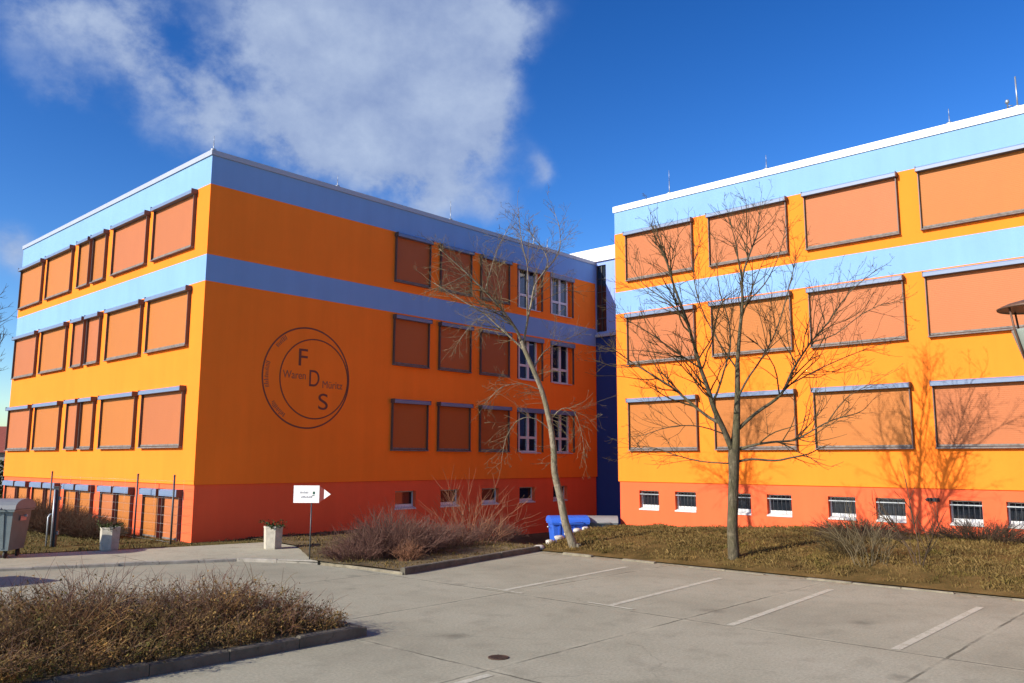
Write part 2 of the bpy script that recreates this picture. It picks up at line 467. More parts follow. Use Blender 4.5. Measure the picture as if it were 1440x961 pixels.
M['logo_light'] = principled('grey_brown_wall_paint', (.27, .095, .05), .8)[0]
M['copper'] = weathered('brown_lamp_hood', (.10, .05, .03), .5, .2, 6)
M['lamp_glass'] = weathered('frosted_lamp_glass', (.20, .23, .20), .25, .08, 3)
M['roof_tiles'] = weathered('red_roof_tiles', (.20, .045, .028), .8, .2, 6)
M['house'] = weathered('grey_render', (.20, .20, .20), .9, .1, 2)
M['stone'] = weathered('pale_stone', (.50, .46, .40), .9, .2, 6, bump=.5, bscale=25)

# ------------------------------------------------------------------ terrain
def lerp(a, b, t): return a + (b - a) * t
def sstep(a, b, x):
    t = max(0.0, min(1.0, (x - a) / (b - a))); return t * t * (3 - 2 * t)

def edge_y(x):                      # the stone-edged north end of the grass bank
    return lerp(-8.86, -6.25, (x - 6.2) / 7.8)

def bank_h(x, y):
    """height of the grass bank between the car park and the right wing"""
    wall = lerp(0.17, 0.47, sstep(-6.3, -15.5, y))
    t = max(0.0, min(1.0, (x - 6.15) / 7.8))
    h = wall * (t ** 0.75)
    h += 0.20 * sstep(0, .30, t) * sstep(1.0, .5, t) * (.75 + .4 * mnoise.noise(Vector((x * .3, y * .35, 1))))
    h += 0.05 * mnoise.noise(Vector((x * .7, y * .7, 3))) * sstep(0, .1, t) + .02 * mnoise.noise(Vector((x * 2.7, y * 2.7, 9))) * sstep(0, .1, t)
    return h + 0.03

def ground_h(x, y):
    pit = sstep(7.5, 11.5, x) * sstep(23, 21.2, x) * sstep(1, -.5, y)
    pit *= sstep(edge_y(x) - .1, edge_y(x) + .9, y)
    return -0.06 - 0.85 * pit

def grid(name, xs, ys, hf, mat, keep=None):
    mb = MB()
    idx = {}
    for i, x in enumerate(xs):
        for j, y in enumerate(ys):
            idx[i, j] = len(mb.v); mb.v.append((x, y, hf(x, y)))
    for i in range(len(xs) - 1):
        for j in range(len(ys) - 1):
            if keep and not keep((xs[i] + xs[i + 1]) / 2, (ys[j] + ys[j + 1]) / 2): continue
            mb.f.append((idx[i, j], idx[i + 1, j], idx[i + 1, j + 1], idx[i, j + 1])); mb.mi.append(0); mb.sm.append(True)
    return mb.build(name, mat)

def frange(a, b, n): return [a + (b - a) * i / n for i in range(n + 1)]
gx = [-2500, -800, -250, -90, -40, -15] + frange(0, 26, 52) + [40, 80, 250, 800, 2500]
gy = [-2500, -800, -250, -90, -45] + frange(-20, 6, 52) + [20, 45, 90, 250, 800, 2500]
tag(grid('ground', gx, gy, ground_h, M['ground']), kind='structure')

def flat(name, poly, z, mat, sub=False):
    mb = MB(); mb.face([(x, y, z) for x, y in poly]); return mb.build(name, mat)

tag(flat('car_park', [(-60, -70), (6.3, -70), (6.3, -8.86), (0.2, -9.9), (-0.2, -6.5), (-1.2, -4.8), (-6.2, -2.5), (-16, -.4), (-60, 5)], 0.0, M['concrete']), kind='structure')
tag(flat('path', [(-16, -.45), (-6.2, -2.6), (-1.2, -4.9), (-.05, -6.9), (1.7, -3.2), (1.9, -1.5), (-.9, -.9), (-5, .35), (-16, 2.0)], 0.055, M['path']), kind='structure')
tag(flat('grass_verge', [(-16, 2.0), (-5, .35), (-.9, -.9), (1.9, -1.5), (6.5, -.9), (6.5, .3), (.2, .3), (.2, 18.7), (-16, 18.7)], 0.045, M['verge']), kind='structure')

bed_poly = [(0.25, -9.85), (6.2, -8.78), (8.2, -7.6), (8.6, -4.5), (7.5, .2), (1.9, .2), (1.7, -3.2), (-.1, -6.7)]
def in_poly(x, y, P):
    c = False; n = len(P)
    for i in range(n):
        x1, y1 = P[i]; x2, y2 = P[(i + 1) % n]
        if (y1 > y) != (y2 > y) and x < (x2 - x1) * (y - y1) / (y2 - y1) + x1: c = not c
    return c
def bed_h(x, y):
    return .085 + .035 * mnoise.noise(Vector((x * 1.1, y * 1.1, 0))) - .35 * sstep(6.6, 8.6, x) * sstep(edge_y(x) - .2, edge_y(x) + 1.2, y)
def draped(name, poly, hf, mat, step=.25):
    """polygon filled with a fine fan grid following hf"""
    import bmesh
    bm = bmesh.new()
    vs = [bm.verts.new((x, y, 0)) for x, y in poly]
    bm.faces.new(vs)
    xs = [p[0] for p in poly]; ys = [p[1] for p in poly]
    k = math.floor(min(xs)) + .01
    while k < max(xs):
        bmesh.ops.bisect_plane(bm, geom=bm.verts[:] + bm.edges[:] + bm.faces[:], plane_co=(k, 0, 0), plane_no=(1, 0, 0)); k += step
    k = math.floor(min(ys)) + .01
    while k < max(ys):
        bmesh.ops.bisect_plane(bm, geom=bm.verts[:] + bm.edges[:] + bm.faces[:], plane_co=(0, k, 0), plane_no=(0, 1, 0)); k += step
    for v in bm.verts: v.co.z = hf(v.co.x, v.co.y)
    bmesh.ops.recalc_face_normals(bm, faces=bm.faces[:])
    me = bpy.data.meshes.new(name); bm.to_mesh(me); bm.free()
    me.materials.append(mat)
    for p in me.polygons: p.use_smooth = True
    return obj(name, me)
tag(draped('planting_bed', bed_poly, bed_h, M['bed'], .4), kind='structure')

bank_poly = [(6.12, -70), (14.2, -70), (14.2, -6.2), (14.0, -6.25), (6.2, -8.86), (6.12, -8.9)]
bx = frange(6.12, 14.06, 36)
by = frange(-45, -20, 40)[:-1] + frange(-20, -6.0, 70)
def bank_or_edge(x, y):
    e = edge_y(x)
    if y > e: return bank_h(x, e) - 1.6 * (y - e) - .02
    return bank_h(x, y)
tag(grid('grass_bank', bx, by, bank_or_edge, M['bank'], keep=lambda x, y: y < edge_y(x) + .45), kind='structure')

island_poly = [(-14, -14.45), (-4.75, -14.62), (-4.62, -14.2), (-5.0, -13.2), (-6.0, -12.1), (-8, -11.4), (-14, -11.0)]
tag(draped('island_bed', [(x * 1, y) for x, y in island_poly], lambda x, y: .13 + .04 * mnoise.noise(Vector((x, y, 5))), M['bed'], .5), kind='structure')

# kerbs: rows of concrete kerbstones, one structure per run
def kerb(name, pts, w, h, seed, stone=1.0, gap=.005, jitter=.01, z=-.05, mat='kerb'):
    rng = random.Random(seed); mb = MB()
    for (a, b) in zip(pts[:-1], pts[1:]):
        a = Vector((*a, 0)); b = Vector((*b, 0)); L = (b - a).length; d = (b - a) / L; nrm = Vector((-d.y, d.x, 0))
        k = max(1, round(L / stone))
        for i in range(k):
            p = a + d * (L * i / k + gap); q = a + d * (L * (i + 1) / k - gap)
            o = nrm * rng.uniform(-jitter, jitter); hh = h + rng.uniform(-jitter, jitter) * (1.5 if jitter > .025 else 1); c = .018
            P = [p + o, q + o, q + o + nrm * w, p + o + nrm * w]
            low = [(v.x, v.y, z) for v in P]; mid = [(v.x, v.y, hh - c) for v in P]
            ins = [P[0] + (d + nrm) * c, P[1] + (nrm - d) * c, P[2] - (d + nrm) * c, P[3] + (d - nrm) * c]
            top = [(v.x, v.y, hh + rng.uniform(-.004, .004)) for v in ins]
            n = len(mb.v); mb.v.extend(low + mid + top)
            for lv in (0, 4):
                for e in range(4):
                    f = (e + 1) % 4
                    mb.f.append((n + lv + e, n + lv + f, n + lv + 4 + f, n + lv + 4 + e)); mb.mi.append(0); mb.sm.append(False)
            mb.f.append((n + 8, n + 9, n + 10, n + 11)); mb.mi.append(0); mb.sm.append(False)
    return tag(mb.build(name, M[mat]), kind='structure')
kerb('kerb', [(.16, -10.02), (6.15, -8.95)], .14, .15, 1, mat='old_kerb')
kerb('kerb', [(.02, -6.7), (.12, -10.0)], .12, .06, 2, jitter=.02, mat='sandy_kerb')
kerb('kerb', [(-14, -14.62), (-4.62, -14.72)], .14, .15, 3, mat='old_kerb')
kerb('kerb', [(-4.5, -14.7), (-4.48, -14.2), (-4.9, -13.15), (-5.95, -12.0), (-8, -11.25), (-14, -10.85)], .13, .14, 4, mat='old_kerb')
kerb('kerb', [(6.02, -70), (6.02, -8.98)], .12, .022, 5, jitter=.03, mat='sandy_kerb')
kerb('kerb', [(-16, -.5), (-6.2, -2.66), (-1.2, -4.96), (-.02, -6.85)], .10, .085, 6, jitter=.012)

# painted bay markings
mb = MB()
def stripe(x0, y0, x1, y1, w, z=.005):
    d = Vector((x1 - x0, y1 - y0, 0)).normalized(); n = Vector((-d.y, d.x, 0)) * w / 2
    mb.face([(x0 - n.x, y0 - n.y, z), (x1 - n.x, y1 - n.y, z), (x1 + n.x, y1 + n.y, z), (x0 + n.x, y0 + n.y, z)])
for (a, b) in (((.10, -13.2), (4.9, -12.85)), ((.13, -15.8), (4.75, -15.5)), ((-.03, -18.27), (4.8, -17.97)), ((.0, -20.78), (4.6, -20.75)), ((0, -23.3), (4.7, -23.3)), ((.1, -25.8), (4.7, -25.8))):
    stripe(*a, *b, .13)
for (x, y) in ((.10, -13.2), (.13, -15.8)): stripe(x - .06, y - .55, x - .02, y + .5, .08, .009)
for y in (-17.62, -20.2, -22.8): stripe(-9.2, y - .05, -4.86, y, .12)
tag(mb.build('bay_markings', M['paint']), kind='structure')

# ------------------------------------------------------------------ buildings
ZR = 10.92 + ZG; ZB1 = 9.77 + ZG; ZB2 = 7.40 + ZG; ZB3 = 6.52 + ZG; ZP = ZG; FLOOR = 3.3
BASE = -0.75
ROW0 = 1.14 + ZG          # underside of the lowest row of window sills

class Face:
    """a wall plane: local x along the wall (to the right seen from outside), local y inwards, z up"""
    def __init__(s, origin, rz): s.o = Vector((*origin, 0)); s.rz = rz; s.m = Matrix.Rotation(rz, 3, 'Z')
    def w(s, x, y, z): return s.o + s.m @ Vector((x, y, z))

def wall_strip(mb, face, x0, x1, z0, z1, openings=(), y=0.0, reveal=.28):
    xs = sorted({x0, x1, *[v for o in openings for v in (o[0], o[1])]})
    zs = sorted({z0, z1, *[v for o in openings for v in (o[2], o[3])]})
    for i in range(len(xs) - 1):
        for j in range(len(zs) - 1):
            cx = (xs[i] + xs[i + 1]) / 2; cz = (zs[j] + zs[j + 1]) / 2
            if any(o[0] < cx < o[1] and o[2] < cz < o[3] for o in openings): continue
            mb.face([face.w(xs[i], y, zs[j]), face.w(xs[i + 1], y, zs[j]), face.w(xs[i + 1], y, zs[j + 1]), face.w(xs[i], y, zs[j + 1])])
    for (a, b, c, d) in openings:
        r = y + reveal
        mb.face([face.w(a, y, c), face.w(a, r, c), face.w(a, r, d), face.w(a, y, d)])
        mb.face([face.w(b, r, c), face.w(b, y, c), face.w(b, y, d), face.w(b, r, d)])
        mb.face([face.w(a, r, d), face.w(b, r, d), face.w(b, y, d), face.w(a, y, d)])
        mb.face([face.w(a, y, c), face.w(b, y, c), face.w(b, r, c), face.w(a, r, c)])

_cache = {}
def shutter_unit(parent, face, xc, z0, wdt, hgt, bmat, label=None, sill=True, boxh=.155):
    """closed external roller shutter: guide rails, box, curtain, sill"""
    key = ('s', round(wdt, 2), round(hgt, 2), bmat, sill)
    if key not in _cache:
        h = wdt / 2; f = MB()
        for s in (-1, 1):
            a = s * h; b = s * (h - .027)
            f.box((min(a, b), -.12, .06 if sill else .0), (max(a, b), -.002, hgt - boxh))
        f.box((-h + .027, -.03, hgt - boxh - .03), (h - .027, -.004, hgt - boxh + .02))
        c = MB(); c.face([(-h + .027, -.034, .08 if sill else .0), (h - .027, -.034, .08 if sill else .0), (h - .027, -.034, hgt - boxh + .01), (-h + .027, -.034, hgt - boxh + .01)])
        c.box((-h + .05, -.055, .085), (h - .05, -.036, .14), 1)
        g = MB()
        z1 = hgt; zb = hgt - boxh; dp = .225; hw = h + .012
        prof = [(0, zb), (-dp, zb), (-dp, z1 - .05), (-dp + .045, z1 - .006), (0, z1)]
        n = len(prof)
        L = [(-hw, y, z) for y, z in prof]; Rr = [(hw, y, z) for y, z in prof]
        g.face(L); g.face(list(reversed(Rr)))
        for k in range(n):
            k2 = (k + 1) % n
            g.face([L[k], Rr[k], Rr[k2], L[k2]])
        e = MB(); e.box((-.01, -dp - .004, zb - .008), (.01, -.003, z1 + .006))
        sl_ = MB()
        if sill:
            P = [(-h - .01, -.15, .015), (h + .01, -.15, .015), (h + .01, -.003, .015), (-h - .01, -.003, .015),
                 (-h - .01, -.15, .05), (h + .01, -.15, .05), (h + .01, -.003, .078), (-h - .01, -.003, .078)]
            sl_.hexa(P)
        _cache[key] = (f.mesh('window', M['rail']), c.mesh('roller_blind', [M[bmat], M['sill']]), g.mesh('shutter_box', M['box']), e.mesh('box_end_cap', M['rail']), sl_.mesh('sill', M['sill']) if sill else None)
    f, c, g, e, sl_ = _cache[key]
    w = obj('window', f, parent, face.w(xc, 0, z0), face.rz)
    if label: w['label'] = label
    obj('roller_blind', c, w); obj('shutter_box', g, w)
    for s in (-1, 1): obj('box_end_cap', e, w, (s * (wdt / 2 + .0235), 0, 0))
    if sl_: obj('sill', sl_, w)
    return w

def casement(parent, face, xc, z0, wdt, hgt):
    """open shutter: white two-light window with a transom set deep in its opening"""
    key = ('c', wdt, hgt)
    if key not in _cache:
        h = wdt / 2; f = MB(); t = .085; y0, y1 = .19, .275
        zt = .62
        f.box((-h, y0, 0), (-h + t, y1, hgt)); f.box((h - t, y0, 0), (h, y1, hgt))
        f.box((-h + t, y0, 0), (h - t, y1, t)); f.box((-h + t, y0, hgt - t), (h - t, y1, hgt))
        f.box((-.075, y0 - .01, t), (.075, y1 - .003, hgt - t))
        for s in (-1, 1):
            a, b = (-h + t, -.075) if s < 0 else (.075, h - t)
            f.box((a, y0 + .004, zt), (b, y1 - .003, zt + .11))
        p = MB()
        p.face([(-h + .02, .25, .02), (h - .02, .25, .02), (h - .02, .25, hgt - .02), (-h + .02, .25, hgt - .02)])
        s_ = MB(); s_.hexa([(-h - .03, -.06, -.035), (h + .03, -.06, -.035), (h + .03, .2, -.035), (-h - .03, .2, -.035), (-h - .03, -.06, -.01), (h + .03, -.06, -.01), (h + .03, .2, .03), (-h - .03, .2, .03)])
        g = MB(); g.box((-.025, .015, .03), (.025, .09, hgt - .2))
        k = MB(); k.box((-h - .275, -.06, hgt - .2), (h + .275, .1, hgt - .003))
        _cache[key] = (f.mesh('window', M['white']), p.mesh('pane', M['glass']), s_.mesh('sill', M['white_sill']), g.mesh('guide_rail', M['rail']), k.mesh('shutter_box', M['box']))
    f, p, s_, g, k = _cache[key]
    w = obj('window', f, parent, face.w(xc, 0, z0), face.rz)
    w['label'] = 'white two-light window with its roller shutter up'
    obj('pane', p, w); obj('sill', s_, w); obj('shutter_box', k, w)
    for s in (-1, 1): obj('guide_rail', g, w, (s * (wdt / 2 + .245), 0, 0))

def cellar_window(parent, face, xc, z0, wdt, hgt, y=.0, grille=True):
    key = ('b', wdt, hgt, grille)
    if key not in _cache:
        h = wdt / 2; f = MB(); t = .045; y0, y1 = .17, .235
        f.box((-h, y0, 0), (-h + t, y1, hgt)); f.box((h - t, y0, 0), (h, y1, hgt)); f.box((-h + t, y0, 0), (h - t, y1, .15)); f.box((-h + t, y0, hgt - t), (h - t, y1, hgt))
        p = MB(); p.face([(-h + .02, .21, .02), (h - .02, .21, .02), (h - .02, .21, hgt - .02), (-h + .02, .21, hgt - .02)])
        s_ = MB(); s_.hexa([(-h - .01, -.03, -.04), (h + .01, -.03, -.04), (h + .01, .165, -.04), (-h - .01, .165, -.04), (-h - .01, -.03, .0), (h + .01, -.03, .0), (h + .01, .165, .06), (-h - .01, .165, .06)])
        g = MB()
        if grille:
            for zz in (hgt - .15,): g.box((-h + .01, .02, zz), (h - .01, .03, zz + .03), 1)
            n = max(4, int(wdt / .13))
            for i in range(n):
                xx = -h + wdt * (i + .5) / n; g.tube([(xx, .04, .05), (xx, .04, hgt - .03)], .0065, 6)
        _cache[key] = (f.mesh('cellar_window', M['white']), p.mesh('pane', M['glass']), s_.mesh('sill', M['white_sill']), g.mesh('grille', [M['grille'], M['steel']]) if grille else None)
    f, p, s_, g = _cache[key]
    w = obj('cellar_window', f, parent, face.w(xc, y, z0), face.rz)
    obj('pane', p, w); obj('sill', s_, w)
    if g: obj('grille', g, w)

def rod(parent, x, y, h, z=ZR, r=.011):
    mb = MB(); mb.tube([(0, 0, -.05), (0, 0, h * .55)], r * 1.3, 6); mb.tube([(0, 0, h * .55), (0, 0, h)], r * .8, 6); mb.lathe([(.09, -.02), (.09, .05), (.03, .08)], n=10)
    mb.build('lightning_rod', M['steel'], parent, (x, y, z))

def shell(parent, faces_spec, x0, x1, y0, y1, fascia, fh, plinth_open, wall_open):
    """faces_spec: list of (Face, length). Orange walls, two light blue bands, set-back plinth, roof and its sheet-metal edge"""
    wl, bu, bm_, pl = MB(), MB(), MB(), MB()
    for k, (fc, L) in enumerate(faces_spec):
        wo = wall_open.get(k, []); po = plinth_open.get(k, [])
        wall_strip(wl, fc, 0, L, ZP, ZB3, [o for o in wo if o[3] < ZB3])
        wall_strip(wl, fc, 0, L, ZB2, ZB1, [o for o in wo if o[2] > ZB2])
        wall_strip(bm_, fc, 0, L, ZB3, ZB2); wall_strip(bu, fc, 0, L, ZB1, ZR - fh)
        wall_strip(pl, fc, .045, L - .045, BASE, ZP, po, y=.045, reveal=.25)
        wl.face([fc.w(0, 0, ZP), fc.w(.045, .045, ZP), fc.w(L - .045, .045, ZP), fc.w(L, 0, ZP)])
    wl.build('wall', M['orange'], parent); bm_.build('painted_band', M['blue'], parent); bu.build('painted_band', M['blue'], parent)
    pl.build('plinth', M['plinth'], parent)
    e = MB(); o = .045
    for (a, b) in (((x0 - o, y0 - o), (x1 + o, y0)), ((x0 - o, y1), (x1 + o, y1 + o)), ((x0 - o, y0 + .002), (x0, y1 - .002)), ((x1, y0 + .002), (x1 + o, y1 - .002))):
        e.box((a[0], a[1], ZR - fh), (b[0], b[1], ZR))
    e.build('roof_edge', M[fascia], parent)
    rf = MB(); rf.box((x0 + .001, y0 + .001, ZR - fh), (x1 - .001, y1 - .001, ZR - .03)); rf.build('roof', M['roofing'], parent)

# --- left building: sunlit west wall and shaded emblem wall
LX, LY = 20.92, 18.47
bl = empty('school_building', (0, 0, 0), 0, 'orange school building with blue bands and a round emblem on its shaded wall', 'building')
fW = Face((0, LY), R(-90)); fS = Face((0, 0), 0); fE = Face((LX, 0), R(90)); fN = Face((LX, LY), R(180))
cas_x = [(14.98, 16.82), (17.32, 19.16)]
opens = [(a, b, ROW0 + k * FLOOR, ROW0 + 2.0 + k * FLOOR) for (a, b) in cas_x for k in range(3)]
cell_x = [8.62, 10.98, 13.34, 15.72, 18.06]
cell = [(x - .52, x + .52, ZP - 1.06, ZP - .40) for x in cell_x]
shell(bl, [(fW, LY), (fS, LX), (fE, LY), (fN, LX)], 0, LX, 0, LY, 'fascia_grey', .17, {1: cell}, {1: opens})
inner = MB(); inner.box((.5, .5, BASE), (LX - .5, LY - .5, ZR - .3)); inner.build('interior', M['interior'], bl)
wy = [(18.2, 15.25), (14.65, 11.72), (10.95, 9.78), (9.45, 8.18), (7.47, 4.5), (3.95, .9)]    # spans along Y
cols = [['orange', 'orange', 'orange', 'orange', 'salmon', 'salmon'], ['salmon', 'orange', 'salmon', 'salmon', 'orange', 'orange'], ['salmon', 'orange', 'salmon', 'orange', 'orange', 'salmon']]
for row in range(3):                                    # row 0 is the top one in this table
    for (a, b), cc in zip(wy, cols[row]):
        shutter_unit(bl, fW, LY - (a + b) / 2, ROW0 + (2 - row) * FLOOR, abs(a - b), 2.01, 'blind_' + cc)
for (a, b) in ((7.78, 9.6), (10.17, 11.97), (12.56, 14.38)):
    for k in range(3): shutter_unit(bl, fS, (a + b) / 2, ROW0 - .02 + k * FLOOR, b - a, 2.0, 'blind_terra')
for (a, b) in cas_x:
    for k in range(3):
        z = ROW0 + k * FLOOR; casement(bl, fS, (a + b) / 2 + .02, z, 1.26, 2.0)
        for (p, q) in ((a, (a + b) / 2 - .61), ((a + b) / 2 + .65, b)):
            fill = MB(); fill.face([(p, .262, z), (q, .262, z), (q, .262, z + 2), (p, .262, z + 2)]); fill.build('window_surround', M['orange'], bl)
for x in cell_x: cellar_window(bl, fS, x, ZP - 1.06, 1.04, .66, .045, grille=False)
fWp = Face((.045, LY), R(-90))
tall = [(.78, 1.98), (2.22, 3.45), (4.38, 5.6), (5.82, 7.05), (7.9, 9.14), (9.36, 10.62), (11.4, 12.7), (12.92, 14.3), (14.86, 16.2), (16.42, 17.9)]
for k, (a, b) in enumerate(tall):
    shutter_unit(bl, fWp, LY - (a + b) / 2, -.02, b - a, 1.67, 'blind_orange' if k % 3 else 'blind_salmon', sill=False, boxh=.22)
for x, y, h in ((.05, .05, .5), (5.0, .06, .45), (10.8, .06, .85), (16.2, .06, .8), (17.2, .06, .5)): rod(bl, x, y, h)

# round emblem painted on the shaded wall
def text_mesh(txt, size):
    cu = bpy.data.curves.new('lettering', 'FONT'); cu.body = txt; cu.size = size; cu.extrude = .002
    cu.align_x = 'CENTER'; cu.align_y = 'CENTER'
    t = bpy.data.objects.new('lettering', cu); COL.objects.link(t)
    bpy.context.view_layer.update()
    dg = bpy.context.evaluated_depsgraph_get()
    me = bpy.data.meshes.new_from_object(t.evaluated_get(dg))
    bpy.data.objects.remove(t); bpy.data.curves.remove(cu)
    xs = [v.co.x for v in me.vertices]; ys = [v.co.y for v in me.vertices]
    cx = (min(xs) + max(xs)) / 2; cy = (min(ys) + max(ys)) / 2; w = max(xs) - min(xs); h = max(ys) - min(ys)
    return me, cx, cy, w, h
def lettering(parent, txt, x, z, w, h, mat, y=-.006):
    me, cx, cy, w0, h0 = text_mesh(txt, 1.0)
    for v in me.vertices:
        a, b, c = v.co; v.co = ((a - cx) * w / w0, -c, (b - cy) * h / h0)
    me.materials.clear(); me.materials.append(M[mat]); me.name = 'letter'
    return obj('letter', me, parent, (x, y, z))
def ring(mb, cx, cz, r, w, n=96, y0=-.005):
    for k in range(n):
        a, b = 2 * math.pi * k / n, 2 * math.pi * (k + 1) / n
        P = []
        for rr, an in ((r - w / 2, a), (r + w / 2, a), (r + w / 2, b), (r - w / 2, b)): P.append((cx + rr * math.cos(an), y0, cz + rr * math.sin(an)))
        mb.face(P)
mb = MB(); ring(mb, 3.97, 3.65, 1.77, .055); ring(mb, 4.28, 3.63, 1.41, .045, y0=-.008)
em = mb.build('emblem', M['logo'], bl, (0, 0, ZP))
lettering(em, 'F', 3.77, 4.36, .36, .60, 'logo'); lettering(em, 'D', 4.26, 3.65, .42, .58, 'logo'); lettering(em, 'S', 4.66, 2.84, .40, .58, 'logo')
lettering(em, 'Waren', 3.44, 3.72, .92, .27, 'logo_light'); lettering(em, 'Müritz', 5.04, 3.46, .86, .26, 'logo_light')
rng = random.Random(5)
for (a0, a1) in ((124, 142), (164, 196), (214, 238)):      # worn, unreadable lettering in the ring
    a = a0; mb = MB()
    while a < a1:
        s = rng.uniform(.9, 2.1); an = R(a); an2 = R(a + s * .62)
        r0, r1 = 1.545, 1.545 + rng.choice((.11, .14, .17))
        mb.face([(3.97 + r * math.cos(q), -.006, 3.65 + r * math.sin(q)) for r, q in ((r0, an), (r0, an2), (r1, an2), (r1, an))]); a += s + .5
    mb.build('ring_lettering', M['logo_light'], em)

# --- right wing
RX, RY = 14.0, -6.18
RL = 40.0
br = empty('school_wing', (RX, RY, 0), 0, 'sunlit orange school wing with wide shuttered windows and barred cellar windows', 'building')
fR = Face((0, 0), R(-90)); fR2 = Face((0, -RL), 0); fR3 = Face((14.5, -RL), R(90)); fR4 = Face((14.5, 0), R(180))
cw = []
for k in range(4):
    for c_ in (1.35, 2.9):
        cw.append(c_ + k * 3.6)
cw = [1.35, 2.90, 5.01, 6.45, 8.52, 9.99, 12.06, 13.52, 15.6, 17.1, 19.2, 20.65, 22.8, 24.2, 26.4, 27.8]
cello = [(x - .43, x + .43, ZP - 1.0, ZP - .32) for x in cw]
shell(br, [(fR, RL), (fR2, 14.5), (fR3, RL), (fR4, 14.5)], 0, 14.5, -RL, 0, 'fascia_white', .24, {0: cello}, {})
inner = MB(); inner.box((.5, -RL + .5, BASE), (14, -.5, ZR - .35)); inner.build('interior', M['interior'], br)
rc = [['salmon', 'salmon', 'salmon', 'orange', 'salmon', 'orange', 'salmon', 'salmon'], ['salmon', 'orange', 'salmon', 'salmon', 'orange', 'salmon', 'salmon', 'orange'], ['orange', 'orange', 'orange', 'salmon', 'salmon', 'orange', 'salmon', 'orange']]
for row in range(3):
    for k in range(8):
        a = .57 + 3.6 * k + (.06 if k else 0)
        shutter_unit(br, fR, a + 1.49, ROW0 + (2 - row) * FLOOR, 2.97, 2.01, 'blind_' + rc[row][k])
for x in cw: cellar_window(br, fR, x, ZP - 1.0, .86, .68, .045, grille=True)
for y, h in ((-2.55, .95), (-6.5, .55), (-12.4, .5), (-20, .7)): rod(br, .06, y, h)
mast = MB(); mast.tube([(0, 0, -.05), (0, 0, .95)], .022, 8); mast.lathe([(.12, -.02), (.12, .04), (.03, .07)], n=10); mast.build('aerial_mast', M['steel'], br, (.08, -14.2, ZR))
sn = MB(); sn.lathe([(.02, .0), (.02, .2), (.05, .21), (.06, .26), (.04, .31), (.01, .32)], n=12); sn.tube([(0, 0, .12), (.02, -.12, .12)], .012, 6); sn.build('weather_sensor', M['steel'], br, (.08, -13.95, ZR))
wb = MB()
for dx in (-.10, .10):
    wb.box((dx - .05, -.14, -.03), (dx + .05, -.02, .06)); wb.tube([(dx, -.14, .02), (dx * 1.5, -.2, .0)], .035, 8)
wb.box((-.16, -.022, -.05), (.16, -.001, .05))
wb.build('wall_lamp', M['dark_steel'], br, fR.w(11.22, .045, ZP - .33), R(-90))

# --- stair tower between the two
KX = 20.96
bk = empty('stair_tower', (KX, 0, 0), 0, 'narrow navy blue stair tower with white roof edge between the two orange buildings', 'building')
fK = Face((0, 6.0), R(-90)); KL = 12.2
nv, pb = MB(), MB()
zt0, zt1 = 7.25 + ZG, 10.70 + ZG; zs_ = 7.0 + ZG
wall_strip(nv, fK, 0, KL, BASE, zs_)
wall_strip(pb, fK, 0, KL, zs_, 10.9 + ZG, [(6.02, 6.66, zt0, zt1)], reveal=.15)
for (a, b) in (((0, 6.0), (9, 6.0)), ((9, 6.0), (9, -6.2))):
    nv.face([(b[0], b[1], BASE), (a[0], a[1], BASE), (a[0], a[1], 10.9 + ZG), (b[0], b[1], 10.9 + ZG)])
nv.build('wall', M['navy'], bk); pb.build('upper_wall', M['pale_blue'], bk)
fs = MB(); fs.box((-.12, -6.1, 10.9 + ZG), (9.1, 6.1, 11.6 + ZG)); fs.build('roof_edge', M['fascia_white'], bk)
gw = MB()
for z in frange(zt0, zt1, 5): gw.box((.06, -.66, z - .025), (.12, -.02, z + .025))
for y in (-.64, -.34, -.04): gw.box((.055, y - .02, zt0), (.125, y + .02, zt1))
g = gw.build('stair_window', M['dark_steel'], bk)
gp = MB(); gp.face([(.10, -.02, zt0), (.10, -.66, zt0), (.10, -.66, zt1), (.10, -.02, zt1)]); gp.build('pane', M['glass'], g)
ld = MB(); ld.box((-.14, -1.3, zs_ - .02), (-.003, -.02, zs_ + .12)); ld.build('ledge', M['fascia_grey'], bk)

# --- house beyond, just showing past the left corner
hp = at_depth(-60, 690, 62); hx, hy = hp.x, hp.y
hb = empty('house', (hx, hy, 0), YAW - R(90), 'distant house with dark red tiled roof at the far left edge', 'house')
mb = MB(); mb.box((-5, 0, -.1), (5.0, 7, 3.2)); mb.build('wall', M['house'], hb)
mb = MB(); mb.face([(-5.4, -.4, 3.1), (5.4, -.4, 3.1), (5.4, 3.5, 5.2), (-5.4, 3.5, 5.2)]); mb.face([(5.4, 7.4, 3.1), (-5.4, 7.4, 3.1), (-5.4, 3.5, 5.2), (5.4, 3.5, 5.2)])
mb.face([(-5, 0, 3.1), (-5, 3.5, 5.0), (-5, 7, 3.1)]); mb.face([(5, 0, 3.1), (5, 7, 3.1), (5, 3.5, 5.0)]); mb.build('roof', M['roof_tiles'], hb)

def hedge():
    rng = random.Random(31); p0 = at_depth(-150, 690, 46); p1 = at_depth(12, 690, 46); lb = MB()
    root = empty('hedge', (p0.x, p0.y, 0), 0, 'dark evergreen hedge before the distant house at the far left edge', 'hedge')
    d = p1 - p0; d.z = 0; n = Vector((-d.y, d.x, 0)).normalized()
    for k in range(5200):
        f = rng.random(); q = d * f + n * rng.uniform(-.8, .8); top = 2.5 + .5 * mnoise.noise(Vector((f * 9, 0, 0)))
        leaf(lb, rng, Vector((q.x, q.y, rng.uniform(0, 1) * top)), rng.uniform(.06, .13))
    lb.build('foliage', M['evergreen'], root)
    sb = MB()
    for k in range(9):
        q = d * (k + .5) / 9; sb.tube([(q.x, q.y, -.1), (q.x, q.y, 2.0)], [.05, .02], 6)
    sb.build('stems', M['twig_dark'], root)

